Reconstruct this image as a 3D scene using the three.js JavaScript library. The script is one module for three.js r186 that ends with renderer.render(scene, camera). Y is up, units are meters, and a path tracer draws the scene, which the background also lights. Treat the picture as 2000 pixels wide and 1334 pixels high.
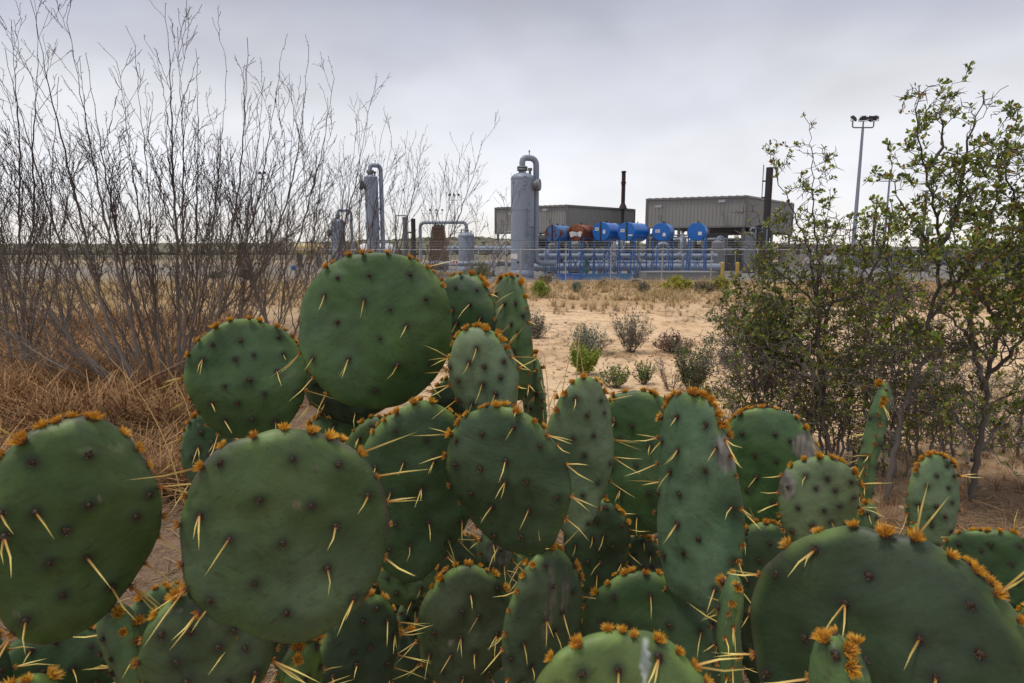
import * as THREE from 'three';
import { mergeGeometries } from 'three/addons/utils/BufferGeometryUtils.js';
import { ImprovedNoise } from 'three/addons/math/ImprovedNoise.js';

// ------------------------------------------------------------------ camera, sky, sun, exposure
const F = 1200, HORIZON = 487, PITCH = Math.atan((667 - HORIZON) / F), EYE = 1.7;   // pixels of the 2000 x 1334 photograph
const scene = new THREE.Scene();
const camera = new THREE.PerspectiveCamera(2 * Math.atan(667 / F) * 180 / Math.PI, 1024 / 683, 0.05, 4000);
camera.position.set(0, EYE, 0);
camera.rotation.x = -PITCH;
camera.focus = 3.2; camera.userData.fStop = 16;
const renderer = new THREE.WebGLRenderer({ antialias: true });
renderer.toneMapping = THREE.LinearToneMapping;
renderer.toneMappingExposure = 1.4;
renderer.shadowMap.enabled = true;
const rng = (s) => () => { s = (s + 0x6d2b79f5) | 0; let t = Math.imul(s ^ (s >>> 15), 1 | s); t = (t + Math.imul(t ^ (t >>> 7), 61 | t)) ^ t; return ((t ^ (t >>> 14)) >>> 0) / 4294967296; };
const IN = new ImprovedNoise();
const noise = (x, y, z = 0) => IN.noise(x + 71.3, y + 13.7, z + 5.1);
const fbm = (x, y, z = 0, o = 4) => { let s = 0, a = 0.5; for (let i = 0; i < o; i++) { s += a * noise(x, y, z); x *= 2.03; y *= 2.03; z *= 2.03; a *= 0.5; } return s; };
const sst = THREE.MathUtils.smoothstep, lerp = THREE.MathUtils.lerp, clamp = THREE.MathUtils.clamp;
const mix3 = (a, b, t) => [lerp(a[0], b[0], t), lerp(a[1], b[1], t), lerp(a[2], b[2], t)];
{
  const W = 1024, H = 512, d = new Float32Array(W * H * 4);
  for (let r = 0; r < H; r++) for (let c = 0; c < W; c++) {
    const el = ((r + 0.5) / H - 0.5) * 180, az = ((c + 0.5) / W - 0.5) * 2 * Math.PI;
    const e = Math.max(el, 0), ca = Math.cos(az), sa = Math.sin(az);
    // an even overcast: bright towards the horizon, greyer and a little bluer higher up, in soft flat banks
    let n = fbm(ca * 1.5 + 3.7, sa * 1.5, e * 0.075, 5), n2 = fbm(ca * 3.4 + 9, sa * 3.4 + 4, e * 0.13, 5), n3 = fbm(ca * 9 + 2, sa * 9 + 4, e * 0.33, 4);
    let t = sst(e + n * 11 + n2 * 4 + 4.5 * (1 - sa * sa) * sst(e, 4, 16), 5, 22);
    let k = mix3([0.65, 0.66, 0.69], [0.335, 0.35, 0.425], t);
    const b = 1 + 0.34 * n2 + 0.18 * n + 0.10 * n3;
    k = k.map((v) => v * b);
    const w = 1 - sst(e, 0, 5.5);
    k = mix3(k, [0.70, 0.662, 0.60], w * 0.8);
    const hi = sst(e, 22, 60); k = mix3(k, [0.47, 0.482, 0.53], hi * 0.8);
    if (el < 0) k = mix3(k, [0.28, 0.215, 0.15], sst(-el, 0, 4));
    d.set([k[0], k[1], k[2], 1], (r * W + c) * 4);
  }
  const sky = new THREE.DataTexture(d, W, H, THREE.RGBAFormat, THREE.FloatType);
  sky.mapping = THREE.EquirectangularReflectionMapping; sky.magFilter = sky.minFilter = THREE.LinearFilter; sky.needsUpdate = true;
  scene.background = sky; scene.environment = sky;
}
const sun = new THREE.DirectionalLight(new THREE.Color().setRGB(1, 0.955, 0.88), 1.5);
sun.position.set(-22, 70, -14); sun.target.position.set(0, 0, -22);
sun.castShadow = true; sun.shadow.radius = 24; sun.shadow.mapSize.set(2048, 2048);
Object.assign(sun.shadow.camera, { left: -60, right: 60, top: 60, bottom: -60, near: 1, far: 200 });
scene.add(sun, sun.target);

// ------------------------------------------------------------------ helpers
const V = (x, y, z) => new THREE.Vector3(x, y, z);
const CP = Math.cos(PITCH), SP = Math.sin(PITCH), UPC = V(0, CP, -SP), FWD = V(0, -SP, -CP), CAM = V(0, EYE, 0);
const dirOf = (px, py) => V((px - 1000) / F, 0, 0).addScaledVector(UPC, (667 - py) / F).add(FWD);
const atd = (px, py, d) => dirOf(px, py).multiplyScalar(d).add(CAM);                       // at a depth along the lens
const at = (px, py, z) => { const v = dirOf(px, py); return v.multiplyScalar(z / -v.z).add(CAM); };   // at a distance over the ground
const gnd = (px, py) => { const v = dirOf(px, py); return v.multiplyScalar(-EYE / v.y).add(CAM); };
const hgt = (py, z) => at(1000, py, z).y;
const xat = (px, z, y = 0.8) => { const d = (EYE - y) * SP + z * CP; return (px - 1000) / F * d; };
const used = new Map();
const numbered = (n) => { const k = used.get(n) ?? 0; used.set(n, k + 1); return k ? n + '_' + String(k).padStart(3, '0') : n; };
function tag(o, label, category, group, kind) {
  o.userData.label = label; if (category) o.userData.category = category;
  if (group) o.userData.group = group; if (kind) o.userData.kind = kind;
  return o;
}
function thing(name, label, category, p, ry = 0, group) {
  const g = new THREE.Group(); g.name = numbered(name); g.position.copy(p); g.rotation.y = ry; scene.add(g);
  return tag(g, label, category, group);
}
function shade(m) { m.castShadow = m.receiveShadow = true; return m; }
function mesh(name, geo, mat, parent = scene) {
  const m = shade(new THREE.Mesh(geo, mat)); m.name = parent === scene ? numbered(name) : name; parent.add(m); return m;
}
const flat = (g) => (g.index ? g.toNonIndexed() : g);
function mk(name, geos, mat, parent = scene) {
  const list = (Array.isArray(geos) ? geos : [geos]).map((g) => { g = flat(g.isTubes ? g.geo() : g); for (const k of Object.keys(g.attributes)) if (!['position', 'normal', 'uv', 'color'].includes(k)) g.deleteAttribute(k); return g; });
  return mesh(name, list.length > 1 ? mergeGeometries(list) : list[0], mat, parent);
}
const each = (name, geos, mat, parent) => geos.map((g) => mk(name, g, mat, parent));
const bx = (w, h, d, x = 0, y = 0, z = 0, ry = 0) => { const g = new THREE.BoxGeometry(w, h, d); if (ry) g.rotateY(ry); return g.translate(x, y, z); };   // centred
class Tubes {
  constructor(col = false) { this.isTubes = true; this.p = []; this.n = []; this.u = []; this.c = col ? [] : null; this.i = []; }
  tube(P, R, s = 6, cols = null, cap = false) {
    const rad = (k) => (Array.isArray(R) ? R[k] : R), N = P.length;
    let t = V().subVectors(P[1], P[0]).normalize(), a = V(Math.abs(t.y) > 0.9 ? 1 : 0, Math.abs(t.y) > 0.9 ? 0 : 1, 0);
    a.addScaledVector(t, -a.dot(t)).normalize();
    const b = V(), first = this.p.length / 3; let len = 0;
    const out = V();
    for (let k = 0; k < N; k++) {
      if (k > 0) len += P[k].distanceTo(P[k - 1]);
      t.subVectors(P[Math.min(k + 1, N - 1)], P[Math.max(k - 1, 0)]).normalize();
      a.addScaledVector(t, -a.dot(t)).normalize(); b.crossVectors(t, a);
      const r = rad(k);
      for (let j = 0; j <= s; j++) {
        const w = j / s * Math.PI * 2;
        out.set(0, 0, 0).addScaledVector(a, Math.cos(w)).addScaledVector(b, Math.sin(w));
        this.p.push(P[k].x + out.x * r, P[k].y + out.y * r, P[k].z + out.z * r); this.n.push(out.x, out.y, out.z); this.u.push(j / s * r * 6.28, len);
        if (this.c) { const c = Array.isArray(cols[0]) ? cols[k] : cols; this.c.push(c[0], c[1], c[2]); }
      }
      if (k) for (let j = 0; j < s; j++) { const q = first + (k - 1) * (s + 1) + j; this.i.push(q, q + 1, q + s + 1, q + 1, q + s + 2, q + s + 1); }
    }
    if (cap) for (const k of [0, N - 1]) {
      const c0 = this.p.length / 3, q = first + k * (s + 1);
      t.subVectors(P[k], P[k ? k - 1 : 1]).normalize();
      for (let j = 0; j < s; j++) { const m = (q + j) * 3; this.p.push(this.p[m], this.p[m + 1], this.p[m + 2]); this.n.push(t.x, t.y, t.z); this.u.push(this.u[(q + j) * 2], this.u[(q + j) * 2 + 1]); if (this.c) this.c.push(this.c[m], this.c[m + 1], this.c[m + 2]); }
      for (let j = 1; j < s - 1; j++) k ? this.i.push(c0, c0 + j, c0 + j + 1) : this.i.push(c0, c0 + j + 1, c0 + j);
    }
    return this;
  }
  rod(a, b, r, s = 8) { return this.tube([a, b], r, s, null, true); }
  // a pipe run through corners, each rounded with bend radius q
  pipe(P, r, q, s = 12) {
    const out = [P[0]];
    for (let k = 1; k < P.length - 1; k++) {
      const u = V().subVectors(P[k - 1], P[k]), w = V().subVectors(P[k + 1], P[k]), m = Math.min(q, u.length() * 0.5, w.length() * 0.5);
      const A = P[k].clone().addScaledVector(u.normalize(), m), B = P[k].clone().addScaledVector(w.normalize(), m);
      for (let j = 0; j <= 6; j++) { const t = j / 6; out.push(V().addScaledVector(A, (1 - t) ** 2).addScaledVector(P[k], 2 * t * (1 - t)).addScaledVector(B, t * t)); }
    }
    out.push(P[P.length - 1]);
    return this.tube(out, r, s, null, true);
  }
  geo() {
    const g = new THREE.BufferGeometry();
    g.setAttribute('position', new THREE.Float32BufferAttribute(this.p, 3)); g.setAttribute('normal', new THREE.Float32BufferAttribute(this.n, 3)); g.setAttribute('uv', new THREE.Float32BufferAttribute(this.u, 2));
    if (this.c) g.setAttribute('color', new THREE.Float32BufferAttribute(this.c, 3));
    g.setIndex(this.i); return g;
  }
}
const lin = (r, g, b) => new THREE.Color().setRGB(r, g, b);
function paint(size, draw, srgb = true) {                                                    // a canvas that wraps round
  const c = document.createElement('canvas'); c.width = c.height = size; draw(c.getContext('2d'), size);
  const t = new THREE.CanvasTexture(c); t.wrapS = t.wrapT = THREE.RepeatWrapping; if (srgb) t.colorSpace = THREE.SRGBColorSpace; return t;
}
function data(size, f, srgb = false) {                                                       // f(u, v) -> grey or [r, g, b], tiled by f itself
  const a = new Uint8Array(size * size * 4);
  for (let y = 0; y < size; y++) for (let x = 0; x < size; x++) { const v = f(x / size, y / size), w = Array.isArray(v) ? v : [v, v, v]; for (let k = 0; k < 3; k++) a[(y * size + x) * 4 + k] = clamp(w[k], 0, 1) * 255; a[(y * size + x) * 4 + 3] = 255; }
  const t = new THREE.DataTexture(a, size, size); t.wrapS = t.wrapT = THREE.RepeatWrapping; t.magFilter = t.minFilter = THREE.LinearFilter; if (srgb) t.colorSpace = THREE.SRGBColorSpace; t.needsUpdate = true; return t;
}
const wrapN = (u, v, f, z = 0, o = 4) => { const a = u * 6.2832, b = v * 6.2832, q = f / 6.2832; let s = 0, k = 0.5, m = q; for (let i = 0; i < o; i++) { s += k * noise(Math.cos(a) * m + z, Math.sin(a) * m + Math.cos(b) * m * 1.3, Math.sin(b) * m * 1.3 + z); k *= 0.5; m *= 2; } return s; };
const rep = (t, x, y = x) => { const c = t.clone(); c.repeat.set(x, y); c.needsUpdate = true; return c; };

// ------------------------------------------------------------------ the ground
const soilMap = paint(1024, (g, S) => {
  const R = rng(3); g.fillStyle = 'rgb(240,238,235)'; g.fillRect(0, 0, S, S);
  const wrap = (x, y, r, f) => { for (const ox of [-S, 0, S]) for (const oy of [-S, 0, S]) if (x + ox > -r && x + ox < S + r && y + oy > -r && y + oy < S + r) f(x + ox, y + oy); };
  for (let k = 0; k < 900; k++) { const x = R() * S, y = R() * S, r = 10 + R() * 50, v = R() < 0.5 ? 150 : 245; wrap(x, y, r, (a, b) => { const q = g.createRadialGradient(a, b, 0, a, b, r); q.addColorStop(0, `rgba(${v},${v},${v},0.10)`); q.addColorStop(1, `rgba(${v},${v},${v},0)`); g.fillStyle = q; g.fillRect(a - r, b - r, 2 * r, 2 * r); }); }
  for (let k = 0; k < 26000; k++) { const v = 140 + R() * 115 | 0; g.fillStyle = `rgba(${v},${v - 4},${v - 10},0.55)`; g.fillRect(R() * S, R() * S, 1 + R() * 2.4, 1 + R() * 2); }
  for (let k = 0; k < 1500; k++) { const x = R() * S, y = R() * S, l = 5 + R() * 22, t = R() * 6.28, v = 90 + R() * 150 | 0; g.strokeStyle = `rgba(${v},${v * 0.93 | 0},${v * 0.85 | 0},0.7)`; g.lineWidth = 0.8 + R() * 1.6; wrap(x, y, 30, (a, b) => { g.beginPath(); g.moveTo(a, b); g.quadraticCurveTo(a + Math.cos(t) * l * 0.5 + R() * 4, b + Math.sin(t) * l * 0.5, a + Math.cos(t) * l, b + Math.sin(t) * l); g.stroke(); }); }
});
const soilBump = data(512, (u, v) => 0.5 + 0.55 * wrapN(u, v, 34, 2, 5));
const farGround = (x, z) => sst(z, 30.5, 33.5);
function litter(x, z) {                                                // 0 bare sand ... 1 straw and dead leaves
  const left = sst(-x - 0.13 * z, -0.6, 1.6) * (1 - sst(z, 11, 17)), near = 1 - sst(z + noise(x * 0.9, z * 0.9) * 1.2, 3.4, 5.4);
  return clamp(Math.max(left, near) + 0.25 * noise(x * 0.7, z * 0.7, 4), 0, 1);
}
function soil(x, z) {
  const n = fbm(x * 0.35, z * 0.35, 1, 4), m = fbm(x * 1.7, z * 1.7, 7, 4), q = fbm(x * 0.09 + 4, z * 0.2, 2, 3);
  let c = mix3([0.88, 0.645, 0.405], [0.78, 0.525, 0.30], clamp(0.5 + n * 1.5, 0, 1));
  c = mix3(c, [0.44, 0.265, 0.135], clamp(sst(m + q * 0.6, 0.05, 0.36) * 0.85, 0, 1));
  const f1 = fbm(x * 3.1, z * 3.1, 11, 3), f2 = fbm(x * 7.5, z * 6.5, 15, 2);
  c = mix3(c, [0.40, 0.235, 0.115], 0.55 * sst(f1, 0.10, 0.30)); c = mix3(c, [0.33, 0.19, 0.09], 0.55 * sst(f2, 0.14, 0.30)); c = mix3(c, [0.90, 0.63, 0.36], 0.6 * sst(-f1, 0.08, 0.3));
  c = mix3(c, mix3([0.34, 0.22, 0.115], [0.55, 0.40, 0.22], clamp(0.5 + m * 1.8, 0, 1)), 0.75 * sst(-x, 0.5, 3.5) * sst(z, 9, 13) * (1 - sst(z, 30, 33)));
  const band = sst(z, 17, 20.5) * (1 - sst(z, 31, 34));
  c = mix3(c, [0.50, 0.32, 0.155], band * clamp(0.65 + n * 1.2, 0, 1));
  c = mix3(c, mix3([0.16, 0.10, 0.06], [0.31, 0.20, 0.125], clamp(0.5 + m * 1.6, 0, 1)), litter(x, z));
  const g = farGround(x, z), grit = clamp(0.5 + m, 0, 1);
  c = mix3(c, mix3(mix3([0.17, 0.16, 0.15], [0.27, 0.255, 0.235], grit), mix3([0.24, 0.19, 0.125], [0.40, 0.32, 0.22], grit), sst(-x, 3, 9) * (1 - 0.6 * sst(z, 40, 46) * (1 - sst(z, 60, 66)))), g * (1 - sst(z, 75, 100)));
  c = mix3(c, mix3([0.13, 0.12, 0.07], [0.24, 0.19, 0.11], clamp(0.5 + n * 2, 0, 1)), sst(z, 75, 110));
  return c;
}
const relief = (x, z) => { const r = 1 - sst(z, 22, 32); return (fbm(x * 0.5, z * 0.5, 3, 3) * 0.07 + fbm(x * 5, z * 5, 9, 3) * 0.022) * r; };
{
  const pos = [], col = [], uv = [], idx = [], NA = 420, rings = []; for (let r = 0.35; r < 2600; r *= r < 45 ? 1.0125 : 1.06) rings.push(r);
  rings.forEach((r, i) => {
    for (let j = 0; j <= NA; j++) {
      const a = (j / NA - 0.5) * 2.62, x = Math.sin(a) * r, z = Math.cos(a) * r, c = soil(x, z);
      pos.push(x, relief(x, z), -z); col.push(...c); uv.push(x / 2.6, -z / 2.6);
      if (i && j) { const q = i * (NA + 1) + j; idx.push(q - NA - 2, q - NA - 1, q - 1, q - NA - 1, q, q - 1); }
    }
  });
  const g = new THREE.BufferGeometry(); g.setAttribute('position', new THREE.Float32BufferAttribute(pos, 3)); g.setAttribute('color', new THREE.Float32BufferAttribute(col, 3)); g.setAttribute('uv', new THREE.Float32BufferAttribute(uv, 2)); g.setIndex(idx); g.computeVertexNormals();
  const m = mesh('ground', g, new THREE.MeshStandardMaterial({ vertexColors: true, map: soilMap, bumpMap: soilBump, bumpScale: 0.02, roughness: 1 }));
  tag(m, 'bare sandy ground with straw litter running to the gravel of the gas plant', null, null, 'structure');
}
// pebbles and clods on the sand
function scatter(name, label, geo, mat, n, place, tint) {
  const o = shade(new THREE.InstancedMesh(geo, mat, n)); o.name = numbered(name); const M = new THREE.Matrix4(), q = new THREE.Quaternion(), e = new THREE.Euler();
  let k = 0; for (let i = 0; i < n; i++) { const p = place(i); if (!p) continue; q.setFromEuler(e.set(p.rx ?? 0, p.ry ?? 0, p.rz ?? 0, 'YXZ')); M.compose(V(p.x, p.y, p.z), q, V(p.s * (p.sx ?? 1), p.s * (p.sy ?? 1), p.s)); o.setMatrixAt(k, M); if (tint) { const c = tint(p, i); o.setColorAt(k, lin(c[0], c[1], c[2])); } k++; }
  o.count = k; scene.add(o); return tag(o, label, null, null, 'stuff');
}
{
  const R = rng(5), g = new THREE.IcosahedronGeometry(1, 0); g.scale(1, 0.6, 0.85);
  scatter('pebbles', 'small clods and pebbles strewn over the bare sand', g, new THREE.MeshStandardMaterial({ roughness: 1 }), 16000, () => {
    const t = R(), z = 3 + 18 * t * t, x = (R() - 0.5) * (2 + z * 1.9); if (litter(x, z) > 0.9) return null;
    return { x, y: relief(x, z), z: -z, s: 0.004 + 0.02 * R() ** 4, ry: R() * 6, rx: R() * 0.5 };
  }, () => { const v = 0.7 + R() * 0.5; return [0.5 * v, 0.36 * v, 0.22 * v]; });
  const cr = new THREE.IcosahedronGeometry(1, 0); cr.scale(1.3, 0.28, 0.7);
  scatter('dark_litter', 'dark crumbs of dead leaf and bark lying over the sand', cr, new THREE.MeshStandardMaterial({ roughness: 1 }), 15000, () => {
    const t = R(), z = 4.5 + 17 * t * t, x = xat(700 + R() * 1200, z, 0), n = fbm(x * 0.8, z * 0.8, 21, 3); if (R() > 0.22 + n * 2.2) return null;
    return { x, y: relief(x, z) + 0.004, z: -z, s: 0.006 + 0.03 * R() ** 2.2, ry: R() * 6, rx: (R() - 0.5) * 0.6 };
  }, () => { const v = 0.6 + R() * 0.8; return [0.32 * v, 0.20 * v, 0.11 * v]; });
  const st = new Tubes(); st.tube([V(-0.5, 0, 0), V(-0.1, 0.05, 0.03), V(0.5, 0.02, 0)], [0.018, 0.022, 0.012], 3);
  scatter('straw_litter', 'fallen straw and dead twigs lying under the cactus and bushes', st.geo(), new THREE.MeshStandardMaterial({ roughness: 1 }), 42000, (i) => {
    const t = R(), z = i % 5 < 2 ? 1.3 + 3.2 * t : 1.2 + 13 * t * t, x = (R() - 0.5) * (3 + z * 1.9), l = litter(x, z); if (R() > 0.03 + l * l) return null;
    return { x, y: relief(x, z) + 0.004 + R() * 0.02, z: -z, s: 0.05 + 0.16 * R() * R(), sy: 0.8, ry: R() * 6.28, rx: (R() - 0.5) * 0.5, rz: (R() - 0.5) * 0.35 };
  }, () => { const v = 0.5 + R() * 0.8, w = R(); return [lerp(0.42, 0.22, w) * v, lerp(0.29, 0.15, w) * v, lerp(0.15, 0.10, w) * v]; });
}
// far wooded rise
{
  const R = rng(8), pts = [[-900, 483], [0, 480], [350, 479], [600, 477], [760, 471], [860, 467], [930, 464], [980, 470], [1060, 474], [1200, 478], [1450, 474], [1560, 480], [1750, 486], [2000, 484], [2900, 482]];
  const topY = (px) => { for (let i = 1; i < pts.length; i++) if (px <= pts[i][0]) { const t = (px - pts[i - 1][0]) / (pts[i][0] - pts[i - 1][0]); return lerp(pts[i - 1][1], pts[i][1], t * t * (3 - 2 * t)); } return 482; };
  const pos = [], col = [], idx = [], N = 300, Mz = 24;
  const hill = (px, t) => { const z = lerp(190, 420, t), top = hgt(topY(px), 420), x = xat(px, z); return V(x, Math.max(-0.3, (top - 1.2) * sst(t, 0.05, 1) + fbm(x * 0.03, z * 0.03, 4, 3) * 2.2 * t), -z); };
  for (let i = 0; i <= Mz; i++) for (let j = 0; j <= N; j++) {
    const px = lerp(-900, 2900, j / N), p = hill(px, i / Mz), n = fbm(p.x * 0.04, p.z * 0.04, 2, 4), c = mix3([0.13, 0.12, 0.08], [0.26, 0.22, 0.15], clamp(0.45 + n * 1.6, 0, 1));
    pos.push(p.x, p.y, p.z); col.push(...c); if (i && j) { const q = i * (N + 1) + j; idx.push(q - N - 2, q - N - 1, q - 1, q - N - 1, q, q - 1); }
  }
  for (let j = 0; j <= N; j++) { const p = hill(lerp(-900, 2900, j / N), 1); pos.push(p.x, -1, p.z - 60); col.push(0.1, 0.09, 0.05); if (j) { const q = (Mz + 1) * (N + 1) + j; idx.push(q - N - 2, q - N - 1, q - 1, q - N - 1, q, q - 1); } }
  const g = new THREE.BufferGeometry(); g.setAttribute('position', new THREE.Float32BufferAttribute(pos, 3)); g.setAttribute('color', new THREE.Float32BufferAttribute(col, 3)); g.setIndex(idx); g.computeVertexNormals();
  tag(mesh('hills', g, new THREE.MeshStandardMaterial({ vertexColors: true, roughness: 1 })), 'low brush covered rise along the horizon', null, null, 'structure');
  const b = new THREE.IcosahedronGeometry(1, 1), bp = b.attributes.position; for (let i = 0; i < bp.count; i++) { const k = 1 + 0.45 * noise(bp.getX(i) * 2.2, bp.getY(i) * 2.2, bp.getZ(i) * 2.2); bp.setXYZ(i, bp.getX(i) * k, bp.getY(i) * k * 0.8, bp.getZ(i) * k); } b.computeVertexNormals();
  scatter('distant_brush', 'dark scrub covering the far rise', b, new THREE.MeshStandardMaterial({ roughness: 1 }), 9000, () => { const p = hill(-500 + R() * 3000, R() ** 0.8), s = 0.7 + R() * 1.5; return { x: p.x, y: p.y + s * 0.3, z: p.z, s, sx: 1 + R(), ry: R() * 6 }; }, () => { const v = 0.6 + R() * 0.7; return R() < 0.3 ? [0.20 * v, 0.17 * v, 0.12 * v] : [0.12 * v, 0.12 * v, 0.075 * v]; });
}

// ------------------------------------------------------------------ the gas plant behind the fence
const grime = data(256, (u, v) => 0.91 + 0.09 * wrapN(u, v, 9, 1, 4) + 0.07 * wrapN(u, v * 0.999, 40, 6, 2));
const rustMap = data(256, (u, v) => { const n = wrapN(u, v, 7, 3, 5); return mix3([0.60, 0.36, 0.24], [0.34, 0.17, 0.10], clamp(0.5 + n * 2, 0, 1)).map((x, i) => lerp(x, [0.36, 0.38, 0.42][i], sst(wrapN(u, v, 5, 44, 3), 0.10, 0.22))); }, true);
const rustyBlue = data(256, (u, v) => { const n = wrapN(u, v, 6, 12, 5), k = sst(n, 0.06, 0.2); return mix3([0.30, 0.47, 0.68], mix3([0.52, 0.33, 0.24], [0.40, 0.22, 0.15], clamp(0.5 + n, 0, 1)), k); }, true);
const steel = (r, g, b, rough = 0.5, metal = 0, tex = grime) => new THREE.MeshStandardMaterial({ color: lin(r, g, b), roughness: rough, metalness: metal, map: tex });
const M = {
  grey: steel(0.25, 0.295, 0.375, 0.45), greyPipe: steel(0.25, 0.295, 0.37, 0.42), greyDull: steel(0.17, 0.18, 0.195, 0.55), siding: steel(0.30, 0.29, 0.275, 0.55), sidingTrim: steel(0.19, 0.18, 0.17, 0.5),
  blue: steel(0.003, 0.135, 0.50, 0.3), blueFaded: steel(0.04, 0.19, 0.42, 0.5), blueFrame: steel(0.01, 0.12, 0.40, 0.42), rust: steel(1, 1, 1, 0.9, 0, rustMap), blueRust: steel(1, 1, 1, 0.6, 0, rustyBlue),
  stack: steel(0.045, 0.021, 0.019, 0.8), stackDark: steel(0.042, 0.034, 0.034, 0.8), black: steel(0.02, 0.02, 0.022, 0.6), dark: steel(0.04, 0.04, 0.042, 0.6), galv: steel(0.42, 0.43, 0.45, 0.5, 0.3), white: steel(0.78, 0.78, 0.77, 0.6), concrete: steel(0.25, 0.245, 0.235, 0.9),
  tan: steel(0.48, 0.43, 0.33, 0.8), yellow: steel(0.55, 0.34, 0.025, 0.5), red: steel(0.5, 0.03, 0.03, 0.5), green: steel(0.03, 0.22, 0.08, 0.5), wire: steel(0.34, 0.345, 0.355, 0.5, 0.2), wood: steel(0.20, 0.16, 0.12, 0.9), brown: steel(0.16, 0.10, 0.065, 0.9), glass: steel(0.5, 0.53, 0.55, 0.15, 0.2), lensGlass: steel(0.7, 0.72, 0.72, 0.2),
};
const ring = (r0, r1, h, y, s = 24) => new THREE.LatheGeometry([V(r0, 0, 0), V(r1, 0, 0), V(r1, h, 0), V(r0, h, 0)].map((v) => new THREE.Vector2(v.x, v.y)), s).translate(0, y, 0);
const boltRing = (r, n, y, rb = 0.022) => Array.from({ length: n }, (_, k) => new THREE.CylinderGeometry(rb, rb, 0.09, 6).translate(Math.cos(k / n * 6.283) * r, y, Math.sin(k / n * 6.283) * r));

// an upright vessel: domed shell, skirt, bolted top flange, gooseneck pipe coming down one side, manway, gauge pipes
function vessel(label, px, z, r, yTop, o = {}) {
  const t = thing(o.name ?? 'separator_vessel', label, o.category ?? 'vessel', V(xat(px, z, yTop / 2), 0, -z), 0), head = r * 0.52, y1 = yTop - head, prof = [];
  prof.push(new THREE.Vector2(0, 0.55), new THREE.Vector2(r, 0.55)); for (let k = 0; k <= 8; k++) prof.push(new THREE.Vector2(r, lerp(0.56, y1, k / 8)));
  for (let k = 1; k <= 10; k++) { const a = k / 10 * Math.PI / 2; prof.push(new THREE.Vector2(Math.max(0.001, r * Math.cos(a)), y1 + head * Math.sin(a))); }
  const seams = [0.33, 0.66, 1].map((k) => ring(r - 0.01, r + 0.012, 0.035, lerp(0.56, y1, k) - 0.02, 40));
  mk('shell', new THREE.LatheGeometry(prof, 44), M.grey, t); each('weld_seam', seams, M.grey, t);
  mk('skirt', [ring(r * 0.2, r * 0.99, 0.55, 0.0, 36), ring(r, r + 0.14, 0.06, 0.0, 36)], M.grey, t);
  if (o.neck) {
    const [dx, up, rp] = o.neck, nx = o.nx ?? 0.02, top = yTop + up, low = o.low ?? 1.0, zz = o.nz ?? -r * 0.55;
    mk('top_flange', [ring(0.02, rp * 1.25, 0.25, yTop - 0.1), ring(0.02, rp * 1.75, 0.1, yTop + 0.1), ring(0.02, rp * 1.75, 0.1, yTop + 0.23), ...boltRing(rp * 1.52, 12, yTop + 0.215)].map((g) => g.translate(nx, 0, 0)), M.greyDull, t);
    mk('gooseneck_pipe', new Tubes().pipe([V(nx, yTop + 0.25, 0), V(nx, top, 0), V(dx, top, zz * 0.7), V(dx, low, zz), ...(o.tail ?? [])], rp, rp * 2.6, 16), M.grey, t);
    if (o.vent) mk('vent_valve', [new THREE.CylinderGeometry(0.02, 0.02, 0.35, 8).translate((nx + dx) / 2, top + rp + 0.1, zz * 0.35), bx(0.1, 0.05, 0.05, (nx + dx) / 2, top + rp + 0.18, zz * 0.35)], M.dark, t);
    if (o.vent) mk('relief_nozzle', [new THREE.CylinderGeometry(0.07, 0.07, 0.3, 12).translate(r * 0.62, yTop - 0.02, 0.1), new THREE.CylinderGeometry(0.13, 0.13, 0.06, 14).translate(r * 0.62, yTop + 0.12, 0.1), new THREE.CylinderGeometry(0.13, 0.13, 0.06, 14).translate(r * 0.62, yTop + 0.2, 0.1)], M.greyDull, t);
  }
  if (o.man) {
    const [side, my, mr, fwd = 0.35] = o.man, a = side > 0 ? -fwd : Math.PI + fwd, g = [new THREE.CylinderGeometry(mr * 0.72, mr * 0.72, 0.5, 20).translate(0, r + 0.02, 0), new THREE.CylinderGeometry(mr, mr, 0.09, 24).translate(0, r + 0.2, 0), new THREE.CylinderGeometry(mr, mr, 0.09, 24).translate(0, r + 0.31, 0), ...boltRing(mr * 0.86, 14, r + 0.255, 0.03).map((b) => b.scale(1, 1, 1))];
    const m = mk('manway', g.map((q) => q.rotateZ(-Math.PI / 2).rotateY(a)), M.greyDull, t); m.position.y = my;
    const d = mk('davit_arm', new Tubes().pipe([V(r + 0.26, -0.1, 0), V(r + 0.26, mr + 0.45, 0)], 0.03, 0.1, 8).geo().rotateY(a), M.greyDull, t); d.position.y = my;
  }
  if (o.gauge) {
    const g = new Tubes(), b = [];
    for (const [a, ya, yb, rr] of o.gauge) { const c = Math.cos(a) * (r + 0.13), s = Math.sin(a) * (r + 0.13), i = 0.75; g.rod(V(c, ya, s), V(c, yb, s), rr); for (const y of [ya + 0.05, (ya + yb) / 2, yb - 0.05]) g.rod(V(c * i, y, s * i), V(c * 1.03, y, s * 1.03), rr * 1.1); b.push(bx(0.1, 0.16, 0.1, c, ya + 0.3, s)); }
    mk('level_gauge', [g, ...b], M.greyDull, t);
    const k = []; for (let y = 0.9; y < yTop * 0.72; y += 0.42) k.push(new THREE.CylinderGeometry(0.03, 0.03, 0.16, 8).rotateX(Math.PI / 2).translate(r * 0.62, y, r * 0.80), new THREE.CylinderGeometry(0.05, 0.05, 0.04, 10).rotateX(Math.PI / 2).translate(r * 0.62, y, r * 0.80 + 0.1));
    for (let y = yTop - head - 0.6; y < yTop; y += 0.22) k.push(new THREE.SphereGeometry(0.055, 8, 6).translate(r * 0.18, y, r * 1.02));
    each('nozzle', k, M.grey, t);
  }
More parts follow.
